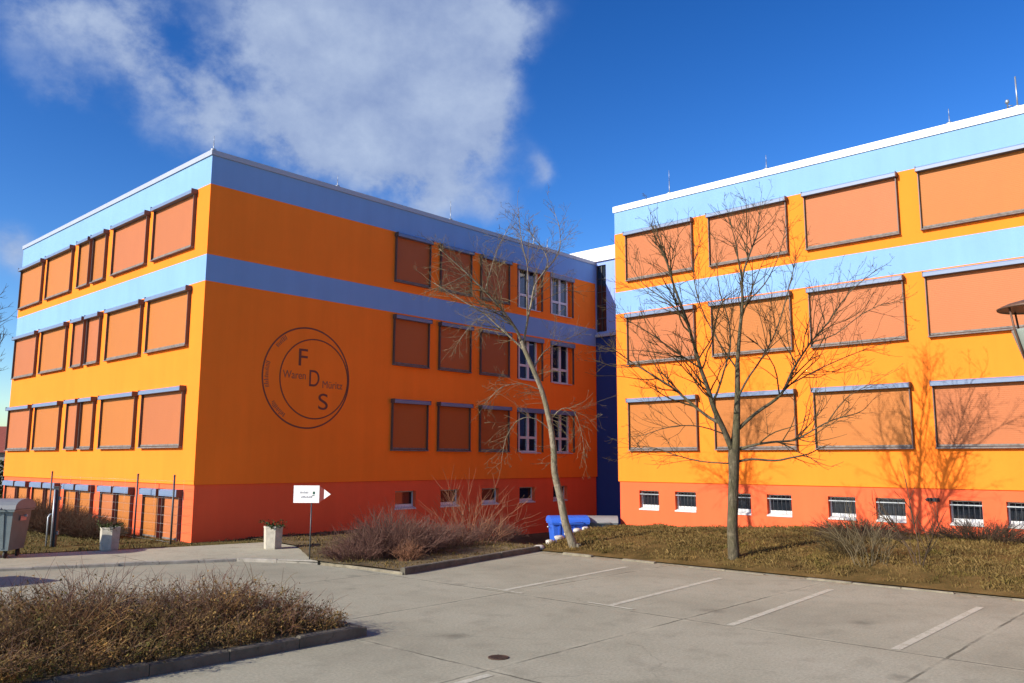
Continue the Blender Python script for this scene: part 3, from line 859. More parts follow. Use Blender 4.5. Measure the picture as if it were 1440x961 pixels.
# ------------------------------------------------------------------ trees
def side_dir(rng, t, lo, hi, up=.0):
    a = rng.uniform(lo, hi)
    o = t.orthogonal().normalized(); o.rotate(Matrix.Rotation(rng.uniform(0, 2 * math.pi), 3, t))
    d = t * math.cos(a) + o * math.sin(a) + Vector((0, 0, up))
    return d.normalized()

def sprout(rng, mb, p, d, L, r, lv, up, droop, dens):
    n = max(3, int(L / .16)); n = min(n, 8)
    pts = [p.copy()]; q = p.copy(); dd = d.copy()
    for i in range(n):
        dd = (dd + Vector((rng.gauss(0, .13), rng.gauss(0, .13), rng.gauss(0, .11) + up - droop * i / n))).normalized()
        q = q + dd * (L / n); pts.append(q.copy())
    mb.tube(pts, [max(.0036, r * (1 - .78 * i / n)) for i in range(n + 1)], 3 if r < .012 else 4, caps=False)
    if lv > 0:
        k = max(2, int(L * dens * rng.uniform(.8, 1.2)))
        for j in range(k):
            f = rng.uniform(.15, .97); i = min(n - 1, int(f * n)); pp = pts[i].lerp(pts[i + 1], f * n - i)
            t = (pts[i + 1] - pts[i]).normalized()
            sprout(rng, mb, pp, side_dir(rng, t, .45, 1.0), L * rng.uniform(.28, .55) * (1.15 - .6 * f), r * .55, lv - 1, up, droop, dens * 1.15)

def traced_limb(pts, base_depth, d0, d1):
    """limb through measured points; its depth runs from d0 to d1 behind (+) or before (-) the trunk"""
    n = len(pts) - 1; out = []
    for i, (px, py) in enumerate(pts):
        out.append(at_depth(px, py, base_depth + d0 + (d1 - d0) * (i / n) ** .9))
    return out

def smooth_pts(P, k=3):
    out = []
    n = len(P)
    for i in range(n - 1):
        p0, p1, p2, p3 = P[max(0, i - 1)], P[i], P[i + 1], P[min(n - 1, i + 2)]
        for j in range(k):
            t = j / k
            out.append(.5 * ((2 * p1) + (p2 - p0) * t + (2 * p0 - 5 * p1 + 4 * p2 - p3) * t * t + (3 * p1 - p0 - 3 * p2 + p3) * t ** 3))
    out.append(P[-1]); return out

def make_tree(name, label, cat, loc, trunk, limbs, depth, bark_m, twig_m, seed, group, dens=3.2, up=.05, droop=.0, extra=(), twk=1.0, lk=1.0, nk=1.5):
    root = empty(name, loc, 0, label, cat, group); base = Vector(loc); rng = random.Random(seed)
    t = MB(); tw = MB()
    P = smooth_pts([at_depth(px, py, depth + d) for px, py, r, d in trunk]); Rr = []
    for i in range(len(trunk) - 1):
        for j in range(3): Rr.append(lerp(trunk[i][2], trunk[i + 1][2], j / 3))
    Rr.append(trunk[-1][2])
    P = [p - base for p in P]; P[0].z = min(P[0].z, -.05)
    fl = [P[0] + Vector((0, 0, -.12))] + P; t.tube(fl, [Rr[0] * 1.35] + [Rr[0] * 1.15] + Rr[1:], 14)
    for k in range(6):                                    # root flare
        a = k * 1.05 + rng.uniform(-.2, .2); d = Vector((math.cos(a), math.sin(a), 0)); r0 = Rr[0]
        t.tube([P[0] + Vector((0, 0, .28)) + d * r0 * .6, P[0] + Vector((0, 0, .08)) + d * r0 * 1.1, P[0] + Vector((0, 0, -.08)) + d * r0 * 1.8], [r0 * .35, r0 * .38, r0 * .2], 7)
    for (pts, r0, r1, d0, d1, nb) in limbs:
        Q = [p - base for p in smooth_pts(traced_limb(pts, depth, d0, d1))]
        n = len(Q) - 1
        rad = [lerp(r0, r1, (i / n) ** .8) for i in range(n + 1)]
        t.tube(Q, rad, 8)
        L = sum((Q[i + 1] - Q[i]).length for i in range(n))
        cnt = int(nb * nk)
        for j in range(cnt):
            f = 1 - rng.random() ** 1.25 * .80; i = min(n - 1, int(f * n)); pp = Q[i].lerp(Q[i + 1], f * n - i)
            tt = (Q[i + 1] - Q[i]).normalized()
            ll = rng.uniform(.35, .85) * (.45 + .75 * L * (1 - f) + .3)
            ll = min(ll * lk, 2.0)
            sprout(rng, tw, pp, side_dir(rng, tt, .45, .95, up * 2), ll, max(.007, min(rad[i] * .55, .020)) * twk, 2, up, droop, dens)
        sprout(rng, tw, Q[-1], (Q[-1] - Q[-2]).normalized(), .8, r1, 2, up, droop, dens)
    for (px, py, d, dx, dz, L, n) in extra:               # small twig clusters low on the trunk
        for j in range(n):
            p = at_depth(px + rng.uniform(-4, 4), py + rng.uniform(-14, 14), depth + d) - base
            dv = (RT * dx + Vector((0, 0, dz)) + FW * rng.uniform(-.6, .6) + RT * rng.uniform(-.25, .25)).normalized()
            sprout(rng, tw, p, dv, L * rng.uniform(.6, 1.1), .008, 2, .0, .22, dens)
    t.build('trunk', bark_m, root); tw.build('crown', twig_m, root)
    return root

def depth_of(p): return (Vector(p) - CAM).dot(FW)
tr = (7.09, -14.61, .02); dR = depth_of(tr)
ppm = FPX / dR
trunkR = [(1033, 797, .155, 0), (1031, 765, .142, 0), (1030, 735, .135, 0), (1031, 700, .130, 0), (1032, 665, .132, 0), (1032, 640, .15, 0), (1035, 610, .10, .0), (1037, 560, .072, .05), (1037, 510, .06, .1)]
limbsR = [
    ([(1037, 510), (1040, 470), (1044, 428), (1044, 390), (1055, 355), (1065, 328), (1068, 300)], .058, .010, .1, .5, 26),
    ([(1044, 395), (1038, 365), (1034, 340), (1026, 310)], .026, .008, .25, -.2, 10),
    ([(1031, 636), (1018, 605), (1004, 575), (995, 545), (985, 518), (978, 492), (965, 449), (948, 403), (938, 370), (928, 340), (922, 318)], .085, .010, 0, -.7, 34),
    ([(1012, 594), (998, 588), (970, 566), (945, 545), (905, 520), (880, 504), (862, 490)], .052, .010, -.1, .9, 26),
    ([(1004, 562), (1010, 548), (1018, 522), (1027, 488), (1024, 450), (1012, 410), (1008, 370)], .034, .008, -.1, -1.2, 22),
    ([(1038, 604), (1062, 582), (1092, 561), (1104, 545), (1114, 522), (1140, 482), (1165, 453), (1194, 412), (1232, 380)], .052, .009, 0, .6, 34),
    ([(1040, 632), (1060, 626), (1085, 622), (1118, 619), (1140, 607), (1168, 592), (1196, 584)], .038, .012, 0, -.9, 22),
    ([(1039, 649), (1058, 646), (1090, 648), (1112, 644), (1128, 641)], .034, .020, 0, -.3, 3),
    ([(1026, 652), (985, 649), (950, 640), (920, 630), (895, 627)], .020, .007, 0, .5, 16),
    ([(1037, 560), (1052, 532), (1066, 512), (1086, 478), (1100, 440), (1112, 395), (1120, 360)], .034, .008, .05, -.8, 24),
    ([(985, 518), (955, 498), (915, 470), (885, 452)], .026, .008, -.35, -.9, 16),
    ([(1104, 545), (1150, 520), (1200, 498), (1250, 480)], .022, .007, .25, 1.0, 16),
    ([(965, 449), (940, 425), (905, 400), (885, 370)], .022, .007, -.6, -.2, 12),
    ([(1044, 430), (1075, 400), (1095, 360), (1105, 320)], .022, .007, .2, .9, 14),
    ([(1037, 520), (1010, 480), (985, 430), (975, 380), (985, 340)], .026, .007, .1, 1.2, 18),
    ([(1022, 612), (985, 600), (945, 600), (905, 612)], .020, .007, -.05, -.8, 14),
    ([(1140, 482), (1175, 470), (1215, 440), (1250, 425)], .018, .006, .4, -.4, 12),
    ([(1165, 592), (1190, 560), (1225, 540)], .014, .006, -.8, -1.3, 8),
]
make_tree('bare_tree', 'bare tree with upright trunk and wide fan of limbs before the sunlit wing', 'tree', tr, trunkR, limbsR, dR, M['bark_grey'], M['twig_brown'], 11, 'bare trees on the edge of the bank', dens=3.3, up=.06, twk=1.15, lk=1.2, nk=.88)

tl = (6.9, -9.72, .03); dL = depth_of(tl)
trunkL = [(810, 779, 0.152, 0), (803, 758, 0.125, 0), (795, 735, 0.114, 0), (788, 700, 0.105, 0), (780, 665, 0.095, 0), (779, 640, 0.091, 0), (776, 610, 0.084, 0), (770, 580, 0.076, 0), (762, 550, 0.072, 0), (750, 520, 0.068, 0), (739, 495, 0.065, 0), (733, 478, 0.057, 0)]
limbsL = [
    ([(733, 480), (726, 464), (707, 437), (682, 410), (657, 385), (637, 367), (618, 350)], .050, .010, 0, -.8, 34),
    ([(738, 494), (726, 482), (707, 465), (682, 442), (657, 427), (632, 412), (610, 398)], .036, .009, 0, .7, 28),
    ([(736, 486), (742, 450), (747, 427), (752, 402), (764, 384), (771, 371), (762, 348), (742, 324)], .036, .009, 0, .5, 26),
    ([(742, 452), (741, 410), (742, 375), (734, 342), (730, 305)], .026, .008, .05, -.6, 20),
    ([(764, 384), (778, 368), (787, 350), (787, 322), (780, 300)], .020, .007, .3, 1.0, 14),
    ([(750, 520), (765, 495), (790, 480), (815, 470)], .020, .007, 0, .7, 16),
    ([(762, 550), (735, 540), (705, 545), (685, 565)], .016, .006, 0, -.5, 14),
    ([(773, 592), (790, 575), (808, 580), (818, 610), (822, 640)], .016, .006, 0, .2, 18),
    ([(776, 608), (755, 590), (730, 590), (712, 615), (705, 650)], .014, .006, 0, -.5, 16),
    ([(707, 437), (690, 440), (665, 455), (645, 480)], .016, .006, -.2, -.9, 12),
    ([(682, 410), (690, 380), (700, 350), (715, 320)], .016, .006, -.4, .3, 14),
    ([(657, 385), (640, 395), (615, 405)], .012, .006, -.6, -1.0, 8),
]
make_tree('bare_tree', 'pale leaning bare tree beside the blue bins, crossing the shaded orange wall', 'tree', tl, trunkL, limbsL, dL, M['bark_pale'], M['twig_tan'], 23, 'bare trees on the edge of the bank', dens=3.4, up=.02, droop=.05, twk=.85, nk=1.2,
          extra=((772, 590, 0, .8, -.2, .9, 7), (765, 560, 0, -.8, .1, .9, 7), (778, 640, 0, -.8, -.1, .8, 5), (752, 525, 0, .8, .3, .9, 6)))

# a bare tree far behind the left corner
def free_tree(name, loc, h, seed, label, cat):
    rng = random.Random(seed); root = empty(name, loc, 0, label, cat); t = MB(); tw = MB()
    P = [Vector((0, 0, -.2))]
    for i in range(8): P.append(P[-1] + Vector((rng.gauss(0, .12), rng.gauss(0, .12), h * .09)))
    t.tube(P, [lerp(.30, .10, i / 8) for i in range(9)], 10)
    for k in range(16):
        i = rng.randint(2, 8); a = k * 2.4
        d = Vector((math.cos(a), math.sin(a), rng.uniform(.3, 1.2))).normalized(); q = P[i].copy(); pts = [q.copy()]; L = h * rng.uniform(.32, .5)
        for j in range(7):
            d = (d + Vector((rng.gauss(0, .12), rng.gauss(0, .12), .08))).normalized(); q = q + d * L / 7; pts.append(q.copy())
        t.tube(pts, [lerp(.10, .025, j / 7) for j in range(8)], 6)
        for j in range(16):
            f = rng.uniform(.2, 1) * 6.99; i2 = int(f); pp = pts[i2].lerp(pts[i2 + 1], f - i2)
            sprout(rng, tw, pp, side_dir(rng, (pts[i2 + 1] - pts[i2]).normalized(), .4, 1.0, .1), rng.uniform(1.0, 2.4), .03, 2, .05, 0, 2.2)
    t.build('trunk', M['bark_grey'], root); tw.build('crown', M['twig_dark'], root)
fp = at_depth(-95, 640, 52)
free_tree('bare_tree', (fp.x, fp.y, 0), 13.5, 4, 'distant bare tree showing its twigs past the far left corner', 'tree')

# ------------------------------------------------------------------ shrubs
def shrub(name, label, cat, loc, rx, ry, h, n, seed, mat, twigs=5, group=None, spread=.5, thick=.008, leaves=None, nleaf=0):
    rng = random.Random(seed); mb = MB()
    for i in range(n):
        a = rng.uniform(0, 2 * math.pi); rr = math.sqrt(rng.random())
        bx_, by_ = math.cos(a) * rr * rx * .75, math.sin(a) * rr * ry * .75
        hh = h * (1 - .55 * rr * rr) * rng.uniform(.55, 1.08) * (1 + .25 * mnoise.noise(Vector((bx_ * 1.6 + seed, by_ * 1.6, 0))))
        lean = Vector((math.cos(a) * rr * rx * spread, math.sin(a) * rr * ry * spread, hh)) + Vector((rng.gauss(0, .14), rng.gauss(0, .14), 0)) * h
        pts = [Vector((bx_, by_, -.04))]
        for k in range(1, 4):
            f = k / 3; pts.append(Vector((bx_, by_, 0)) + Vector((lean.x * f ** 1.4, lean.y * f ** 1.4, lean.z * f)) + Vector((rng.gauss(0, .025), rng.gauss(0, .025), 0)))
        mb.tube(pts, [thick, thick * .8, thick * .6, thick * .35], 3, caps=False)
        for k in range(twigs):
            f = rng.uniform(.25, .95) * 3; i2 = int(f); pp = pts[i2].lerp(pts[i2 + 1], f - i2)
            d = side_dir(rng, (pts[i2 + 1] - pts[i2]).normalized(), .4, 1.1, .15); L = h * rng.uniform(.15, .38)
            q = pp + d * L * .5 + Vector((0, 0, .02)); e = pp + d * L + Vector((rng.gauss(0, .03), rng.gauss(0, .03), L * .15))
            mb.tube([pp, q, e], [thick * .5, thick * .45, thick * .25], 3, caps=False)
    root = empty(name, loc, 0, label, cat, group)
    mb.build('stems', mat, root)
    if leaves:
        lb = MB()
        for i in range(nleaf):
            a = rng.uniform(0, 6.283); rr = math.sqrt(rng.random()); z = h * rng.uniform(.02, .85) * (1 - .5 * rr * rr)
            leaf(lb, rng, Vector((math.cos(a) * rr * rx, math.sin(a) * rr * ry, z)), rng.uniform(.02, .045))
        lb.build('foliage', leaves, root)
    return root

def leaf(mb, rng, p, s):
    a = Vector((rng.gauss(0, 1), rng.gauss(0, 1), rng.gauss(0, .7))).normalized(); b = a.orthogonal().normalized()
    b.rotate(Matrix.Rotation(rng.uniform(0, 6.28), 3, a))
    mb.face([p - a * s, p + b * s * .55, p + a * s, p - b * s * .55])

hedge()
SG = 'shrubs in the bed along the shaded wall'
shrub('shrub', 'large rounded purple-brown leafless shrub right of the white arrow sign', 'shrub', (2.35, -7.15, .08), 1.45, 1.2, 1.15, 520, 1, M['twig_purple'], 6, SG)
shrub('shrub', 'low dark leafless shrub spilling over the path edge at the foot of the arrow sign', 'shrub', (1.0, -7.35, .08), 1.0, .8, .6, 260, 2, M['twig_purple'], 6, SG)
shrub('shrub', 'low brown leafless shrub under the second cellar window', 'shrub', (4.7, -6.6, .08), 1.1, .8, .68, 260, 3, M['twig_purple'], 5, SG)
shrub('shrub', 'tall sparse tan-red leafless shrub rising in front of the shaded cellar windows', 'shrub', (5.5, -6.7, .08), .95, .95, 2.05, 30, 4, M['twig_red'], 7, SG, spread=.9, thick=.010)
shrub('shrub', 'low dark red-brown leafless shrub left of the blue bins', 'shrub', (7.2, -5.9, .0), 1.1, .8, .72, 260, 5, M['twig_purple'], 5, SG)
shrub('shrub', 'small brick-red leafless shrub at the kerb corner of the bed', 'shrub', (1.55, -8.5, .08), .35, .3, .5, 90, 6, M['twig_red'], 4, SG)
BG = 'shrubs along the sunlit wall behind the mesh fence'
for k, (x, y, r, h, lab) in enumerate(((-1.5, 13.4, 1.2, 1.1, 'leafless brown shrub behind the wheeled container at the far end of the mesh fence'), (-1.4, 10.9, 1.1, 1.0, 'leafless brown shrub right of the grey gate post'), (-1.3, 8.5, 1.1, 1.05, 'leafless brown shrub midway along the mesh fence'), (-1.25, 6.2, 1.2, .8, 'leafless brown shrub behind the left concrete planter'), (-1.2, 4.3, .8, .6, 'low leafless brown shrub right of the left planter, under the sunlit shutters'))):
    shrub('shrub', lab, 'shrub', (x, y, .03), r, 1.5, h, 620, 40 + k, M['twig_dark'], 5, BG)
KG = 'thin shrubs at the foot of the right bank'
shrub('shrub', 'thin leafless shrub of pale stems on the bank right of the upright tree', 'shrub', (7.5, -17.85, .15), .5, .5, 1.55, 16, 60, M['twig_tan'], 6, KG, spread=.8, thick=.011)
shrub('shrub', 'tangle of dark leafless stems on the bank under the fifth cellar window', 'shrub', (8.5, -17.1, .2), .7, .7, 1.0, 60, 61, M['twig_brown'], 6, KG, spread=.8)
shrub('sapling', 'slender leafless sapling standing alone at the right end of the bank', 'sapling', (7.66, -18.84, .15), .12, .12, 2.1, 4, 62, M['twig_dark'], 9, KG, spread=2.2, thick=.019)
shrub('shrub', 'low dark shrub against the wing wall at the right edge of the view', 'shrub', (12.9, -18.9, .5), .9, 1.3, .55, 300, 63, M['twig_dark'], 5, 'low dark shrubs along the foot of the wing')
shrub('shrub', 'low dark shrub against the wing wall under the fifth and sixth cellar windows', 'shrub', (12.9, -15.6, .48), .8, 1.3, .45, 260, 64, M['twig_dark'], 5, 'low dark shrubs along the foot of the wing')
shrub('shrub', 'low dark shrub on the bank between the upright tree and the thin pale-stemmed shrub', 'shrub', (11.2, -16.3, .4), 1.1, 1.1, .42, 260, 65, M['twig_dark'], 5, 'low dark shrubs along the foot of the wing')

IG = 'airy shrubs at the tip of the kerbed island'
shrub('shrub', 'airy purple-brown leafless shrub at the very tip of the kerbed island', 'shrub', (-5.5, -13.9, .12), .55, .5, .62, 60, 80, M['twig_purple'], 6, IG, spread=1.0, thick=.006)
shrub('shrub', 'taller airy purple-brown leafless shrub just behind the tip of the kerbed island', 'shrub', (-6.3, -12.9, .12), .7, .6, .85, 80, 81, M['twig_purple'], 6, IG, spread=1.0, thick=.006)
shrub('shrub', 'airy purple-brown leafless shrub standing highest over the middle of the kerbed island', 'shrub', (-7.6, -12.3, .12), .8, .6, .92, 90, 82, M['twig_purple'], 6, IG, spread=1.0, thick=.006)
# the island: low dry shrubbery nobody could count
def island():
    rng = random.Random(77); mb = MB(); lb = MB()
    n = 0
    while n < 4600:
        x = rng.uniform(-13, -4.55); y = rng.uniform(-14.55, -11.1)
        if not in_poly(x, y, island_poly): continue
        n += 1
        edge = min(1, (-4.62 - x) / 1.2)
        clump = .5 + .5 * mnoise.noise(Vector((x * .9, y * .9, 2))) + .35 * mnoise.noise(Vector((x * 2.4, y * 2.4, 8)))
        front = sstep(-14.6, -13.4, y)
        h = (.30 + .50 * max(0, clump)) * lerp(.62, 1, max(0, edge)) * lerp(.55, 1, front) * rng.uniform(.45, 1.25)
        a = rng.uniform(0, 6.283); l = h * rng.uniform(.1, 1.15)
        if x < -7.3 and y < -14.1: a = rng.uniform(3.6, 5.8); l = h * rng.uniform(.5, 1.2)          # hangs over the kerb
        p0 = Vector((x, y, .1)); tip = Vector((x + math.cos(a) * l, y + math.sin(a) * l, .12 + h * (1 - .25 * l / h * .5)))
        mid = p0.lerp(tip, .5) + Vector((-math.cos(a) * l * .2 + rng.gauss(0, .03), -math.sin(a) * l * .2 + rng.gauss(0, .03), .03))
        th = rng.uniform(.003, .0062)
        mb.tube([p0, mid, tip], [th, th * .8, th * .4], 3, caps=False)
        for k in range(5):
            f = rng.uniform(.15, .95); pp = p0.lerp(mid, f * 2) if f < .5 else mid.lerp(tip, f * 2 - 1)
            d = side_dir(rng, (tip - p0).normalized(), .5, 1.5, .1); L = h * rng.uniform(.2, .5)
            e = pp + d * L + Vector((rng.gauss(0, .03), rng.gauss(0, .03), rng.gauss(0, .03)))
            mb.tube([pp, pp.lerp(e, .5) + Vector((0, 0, L * .1)), e], [th * .6, th * .5, th * .3], 3, caps=False)
            if rng.random() < .55:
                for q in range(3): leaf(lb, rng, pp.lerp(e, rng.uniform(.2, 1)) + Vector((rng.gauss(0, .02), rng.gauss(0, .02), 0)), rng.uniform(.010, .026))
        for k in range(4):
            f = rng.uniform(.02, .6); leaf(lb, rng, p0.lerp(tip, f) + Vector((rng.gauss(0, .05), rng.gauss(0, .05), 0)), rng.uniform(.012, .034))
    o = mb.build('dry_shrubbery', M['dry']); tag(o, 'mass of dry brown shrubbery filling the kerbed island', 'shrubbery', kind='stuff')
    o2 = lb.build('dry_leaves', M['leaf_dry']); tag(o2, 'dry leaves caught in the brown shrubbery of the island', 'leaves', kind='stuff')
island()

# grass of the bank and the verge
def grass(name, label, poly_test, bounds, hf, n, mat, h0, h1, seed, wid=.012):
    rng = random.Random(seed); mb = MB(); k = 0
    while k < n:
        x = rng.uniform(bounds[0], bounds[1]); y = rng.uniform(bounds[2], bounds[3])
        if not poly_test(x, y): continue
        k += 1
        if mnoise.noise(Vector((x * .8, y * .8, seed + 3))) + .6 * mnoise.noise(Vector((x * 2.6, y * 2.6, seed + 5))) < -.18 and rng.random() < .8: continue   # bare earth
        c = .55 + .45 * mnoise.noise(Vector((x * 1.3, y * 1.3, seed))) + .25 * mnoise.noise(Vector((x * 4, y * 4, seed)))
        h = lerp(h0, h1, rng.random()) * max(.25, c * 1.3 + .15); a = rng.uniform(0, 6.283); z = hf(x, y) - .01
        l = h * rng.uniform(.3, 1.1); w = wid * rng.uniform(.6, 1.3); b = a + 1.57 + rng.uniform(-.4, .4)
        ox, oy = math.cos(b) * w, math.sin(b) * w
        p = (x + math.cos(a) * l * .4, y + math.sin(a) * l * .4, z + h * .75); t = (x + math.cos(a) * l, y + math.sin(a) * l, z + h)
        mb.face([(x - ox, y - oy, z), (x + ox, y + oy, z), (p[0] + ox * .6, p[1] + oy * .6, p[2]), t, (p[0] - ox * .6, p[1] - oy * .6, p[2])])
    return tag(mb.build(name, mat), label, 'grass', kind='stuff')
grass('grass', 'dry brown and olive grass covering the bank before the wing', lambda x, y: y < edge_y(x) - .02 and x > 6.2 + .3 * (.6 + mnoise.noise(Vector((0, y * .9, 4)))), (6.25, 13.93, -24, -6.3), bank_h, 72000, M['blades'], .025, .12, 3, .008)
grass('grass', 'short green and straw grass on the verge along the left building', lambda x, y: in_poly(x, y, [(-6, .6), (-5, .42), (-.9, -.8), (1.9, -1.4), (6, -.8), (6, -.05), (-.05, -.05), (-.05, 15), (-6, 15)]), (-6, 6, -1.5, 15), lambda x, y: .045, 12000, M['green_blades'], .03, .10, 4)
grass('grass', 'sparse straw grass and litter in the shrub bed by the shaded wall', lambda x, y: in_poly(x, y, bed_poly), (-.1, 8.2, -9.8, 0), bed_h, 6500, M['blades'], .02, .09, 5)

# ------------------------------------------------------------------ small things
# pale edging stones down the north end of the bank
rng = random.Random(9)
import bmesh
def stone(loc, s, seed, label):
    r = random.Random(seed); bm = bmesh.new(); bmesh.ops.create_icosphere(bm, subdivisions=2, radius=1)
    for v in bm.verts:
        k = 1 + .22 * mnoise.noise(v.co * 1.4 + Vector((seed, 0, 0))); v.co = Vector((v.co.x * s[0] * k, v.co.y * s[1] * k, v.co.z * s[2] * k))
        v.co.x = max(-s[0] * .82, min(s[0] * .82, v.co.x)); v.co.z = max(-s[2] * .7, min(s[2] * .75, v.co.z))
    me = bpy.data.meshes.new('edging_stone'); bm.to_mesh(me); bm.free(); me.materials.append(M['stone'])
    for p in me.polygons: p.use_smooth = True
    o = obj('edging_stone', me, None, loc, r.uniform(-.3, .6)); tag(o, label, 'stone', 'pale stones edging the end of the bank')
slabs = ['lowest pale edging stone, at the kerb end of the bank', 'second pale edging stone up from the kerb, left of the leaning tree', 'middle pale edging stone left of the leaning tree', 'pale edging stone just below the blue bin', 'pale edging stone touching the blue bin, nearest the leaning trunk', 'highest pale edging stone, behind the leaning trunk']
for k, lab in enumerate(slabs):
    x = 6.3 + k * .78
    stone((x, edge_y(x) + .03, bank_h(x, edge_y(x)) + .03), (.19, .13, .10), k + 1, lab)

# concrete planters with evergreen plants
def planter(loc, rz, label, seed):
    root = empty('planter', loc, rz, label, 'planter', 'concrete planters by the left building')
    mb = MB(); n = 6
    mb.lathe([(.245, 0), (.255, .03), (.275, .58), (.285, .59), (.285, .64), (.25, .64), (.235, .56)], n=n, smooth=False)
    mb.build('tub', M['planter'], root)
    so_ = MB(); so_.lathe([(.24, .55), (.24, .585), (.05, .60)], n=n, smooth=False); so_.build('soil', M['bed'], root)
    r = random.Random(seed); lb = MB()
    for k in range(26):
        a = r.uniform(0, 6.283); L = r.uniform(.18, .36); d = Vector((math.cos(a), math.sin(a), r.uniform(-.15, .7))).normalized()
        p = Vector((math.cos(a) * .08, math.sin(a) * .08, .60)); q = p + d * L
        for j in range(14):
            f = r.uniform(.2, 1); leaf(lb, r, p.lerp(q, f) + Vector((r.gauss(0, .025), r.gauss(0, .025), r.gauss(0, .02) + .02)), r.uniform(.02, .04))
    lb.build('plant', M['evergreen'], root)
planter((-2.55, -.30, .055), .35, 'left concrete planter with spreading evergreen, before the sunlit shutters', 1)
planter((.85, -3.3, .055), .2, 'right concrete planter with small evergreen, before the shaded wall', 2)

# white arrow sign
sg = empty('arrow_sign', (.12, -6.27, .05), R(-47), 'white arrow sign on a thin post before the shaded wall', 'sign')
mb = MB(); mb.tube([(0, 0, -.05), (0, 0, 1.46)], .018, 8); mb.build('post', M['dark_steel'], sg)
mb = MB(); mb.box((-.47, -.03, 1.44), (.20, -.008, 1.885)); mb.build('panel', M['sign_white'], sg)
mb = MB(); y0, y1 = -.028, -.010
tri = [(.203, 1.452), (.50, 1.66), (.203, 1.872)]
mb.face([(x, y0, z) for x, z in tri]); mb.face([(x, y1, z) for x, z in reversed(tri)])
for k in range(3):
    (a, b), (c, d) = tri[k], tri[(k + 1) % 3]; mb.face([(a, y1, b), (c, y1, d), (c, y0, d), (a, y0, b)])
mb.build('arrow_point', M['sign_red'], sg)
mb = MB(); mb.face([(x, -.033, z) for x, z in ((.325, 1.535), (.50, 1.66), (.325, 1.79))]); mb.build('arrow_tip', M['sign_white'], sg)
mb = MB(); rr = random.Random(3)
for (z, x0, x1) in ((1.70, -.30, -.09), (1.585, -.27, .02)):
    x = x0
    while x < x1:
        w = rr.uniform(.014, .03); mb.box((x, -.033, z - .02), (min(x + w, x1), -.0305, z + rr.uniform(.015, .04))); x += w + .012
mb.build('worn_lettering', M['sign_ink'], sg)
mb = MB(); mb.box((.03, -.034, 1.66), (.085, -.0305, 1.73)); mb.box((.015, -.034, 1.615), (.075, -.0305, 1.635)); mb.build('green_mark', M['sign_green'], sg)

# wheeled refuse containers
def container(loc, rz, label, body_m, lid_m, group, sticker=False, h=1.16, lidh=.24):
    root = empty('refuse_container', loc, rz, label, 'bin', group)
    mb = MB(); z0 = .2; w, d = .66, .50
    P = [(-w + .09, -d + .08, z0), (w - .09, -d + .08, z0), (w - .09, d - .08, z0), (-w + .09, d - .08, z0), (-w, -d, h), (w, -d, h), (w, d, h), (-w, d, h)]
    mb.hexa(P)
    for x in (-.42, -.14, .14, .42):
        mb.hexa([(x - .03, -d + .055, z0 + .05), (x + .03, -d + .055, z0 + .05), (x + .03, -d + .1, z0 + .05), (x - .03, -d + .1, z0 + .05), (x - .03, -d - .022, h - .08), (x + .03, -d - .022, h - .08), (x + .03, -d + .02, h - .08), (x - .03, -d + .02, h - .08)])
    mb.box((-w - .05, -d - .05, h - .05), (w + .05, d + .05, h - .001))
    b = mb.build('body', body_m, root)
    lb = MB(); n = 9
    ring0 = []
    for i in range(n + 1):
        a = math.pi * i / n; y = -math.cos(a) * (d + .06); z = h + .01 + math.sin(a) ** .8 * lidh
        ring0.append((y, z))
    L = [(-w - .07, y, z) for y, z in ring0]; Rr = [(w + .07, y, z) for y, z in ring0]
    for i in range(n): lb.face([L[i], Rr[i], Rr[i + 1], L[i + 1]], smooth=True)
    lb.face(list(reversed(L))); lb.face(Rr)
    lb.face([L[0], L[-1], Rr[-1], Rr[0]])
    for x in (-.4, .4): lb.tube([(x, -d - .09, h + .05), (x, -d - .13, h + .02)], .02, 6)
    lb.tube([(-.45, -d - .13, h + .02), (.45, -d - .13, h + .02)], .016, 6)
    lb.build('lid', lid_m, root)
    for s in (-1, 1):
        tb = MB(); tb.tube([(s * (w + .04), -.0, h - .17), (s * (w + .13), 0, h - .17)], .035, 8); tb.build('trunnion', M['steel'], root)
        for t in (-1, 1):
            wb_ = MB(); wb_.tube([(-.025, 0, 0), (.025, 0, 0)], .09, 14); wb_.box((-.04, -.03, .0), (-.028, .03, .12)); wb_.box((.028, -.03, .0), (.04, .03, .12)); wb_.box((-.05, -.05, .115), (.05, .05, .125))
            wb_.build('wheel', M['black'], root, (s * (w - .2), t * (d - .18), .09))
    if sticker:
        sb = MB(); sb.box((.662, -.1, h - .30), (.668, .22, h - .18)); sb.build('sticker', M['sticker'], root)
    return root
c1 = container((-5.36, .06, .055), R(-42), 'grey-green wheeled refuse container with domed lid at the left edge', M['bin_body'], M['lid_grey'], None, True, 1.24, .26)
tag(c1, group='refuse containers by the path')
c2 = copy_tree(c1); c2.location = (-8.9, -4.0, 0); c2.rotation_euler.z = R(-75); c2['label'] = 'unseen refuse container left of the kerbed island, added to cast a shadow on the road'  # unseen copy outside the view, added only for its shadow across the road
container((12.4, -4.95, -.86), R(-38), 'blue wheeled refuse container sunlit behind the leaning tree', M['bin_blue'], M['bin_blue'], 'refuse containers below the stair tower')
container((13.6, -5.5, -.90), R(-52), 'grey-lidded refuse container right of the blue one', M['bin_body'], M['bin_lid'], 'refuse containers below the stair tower')

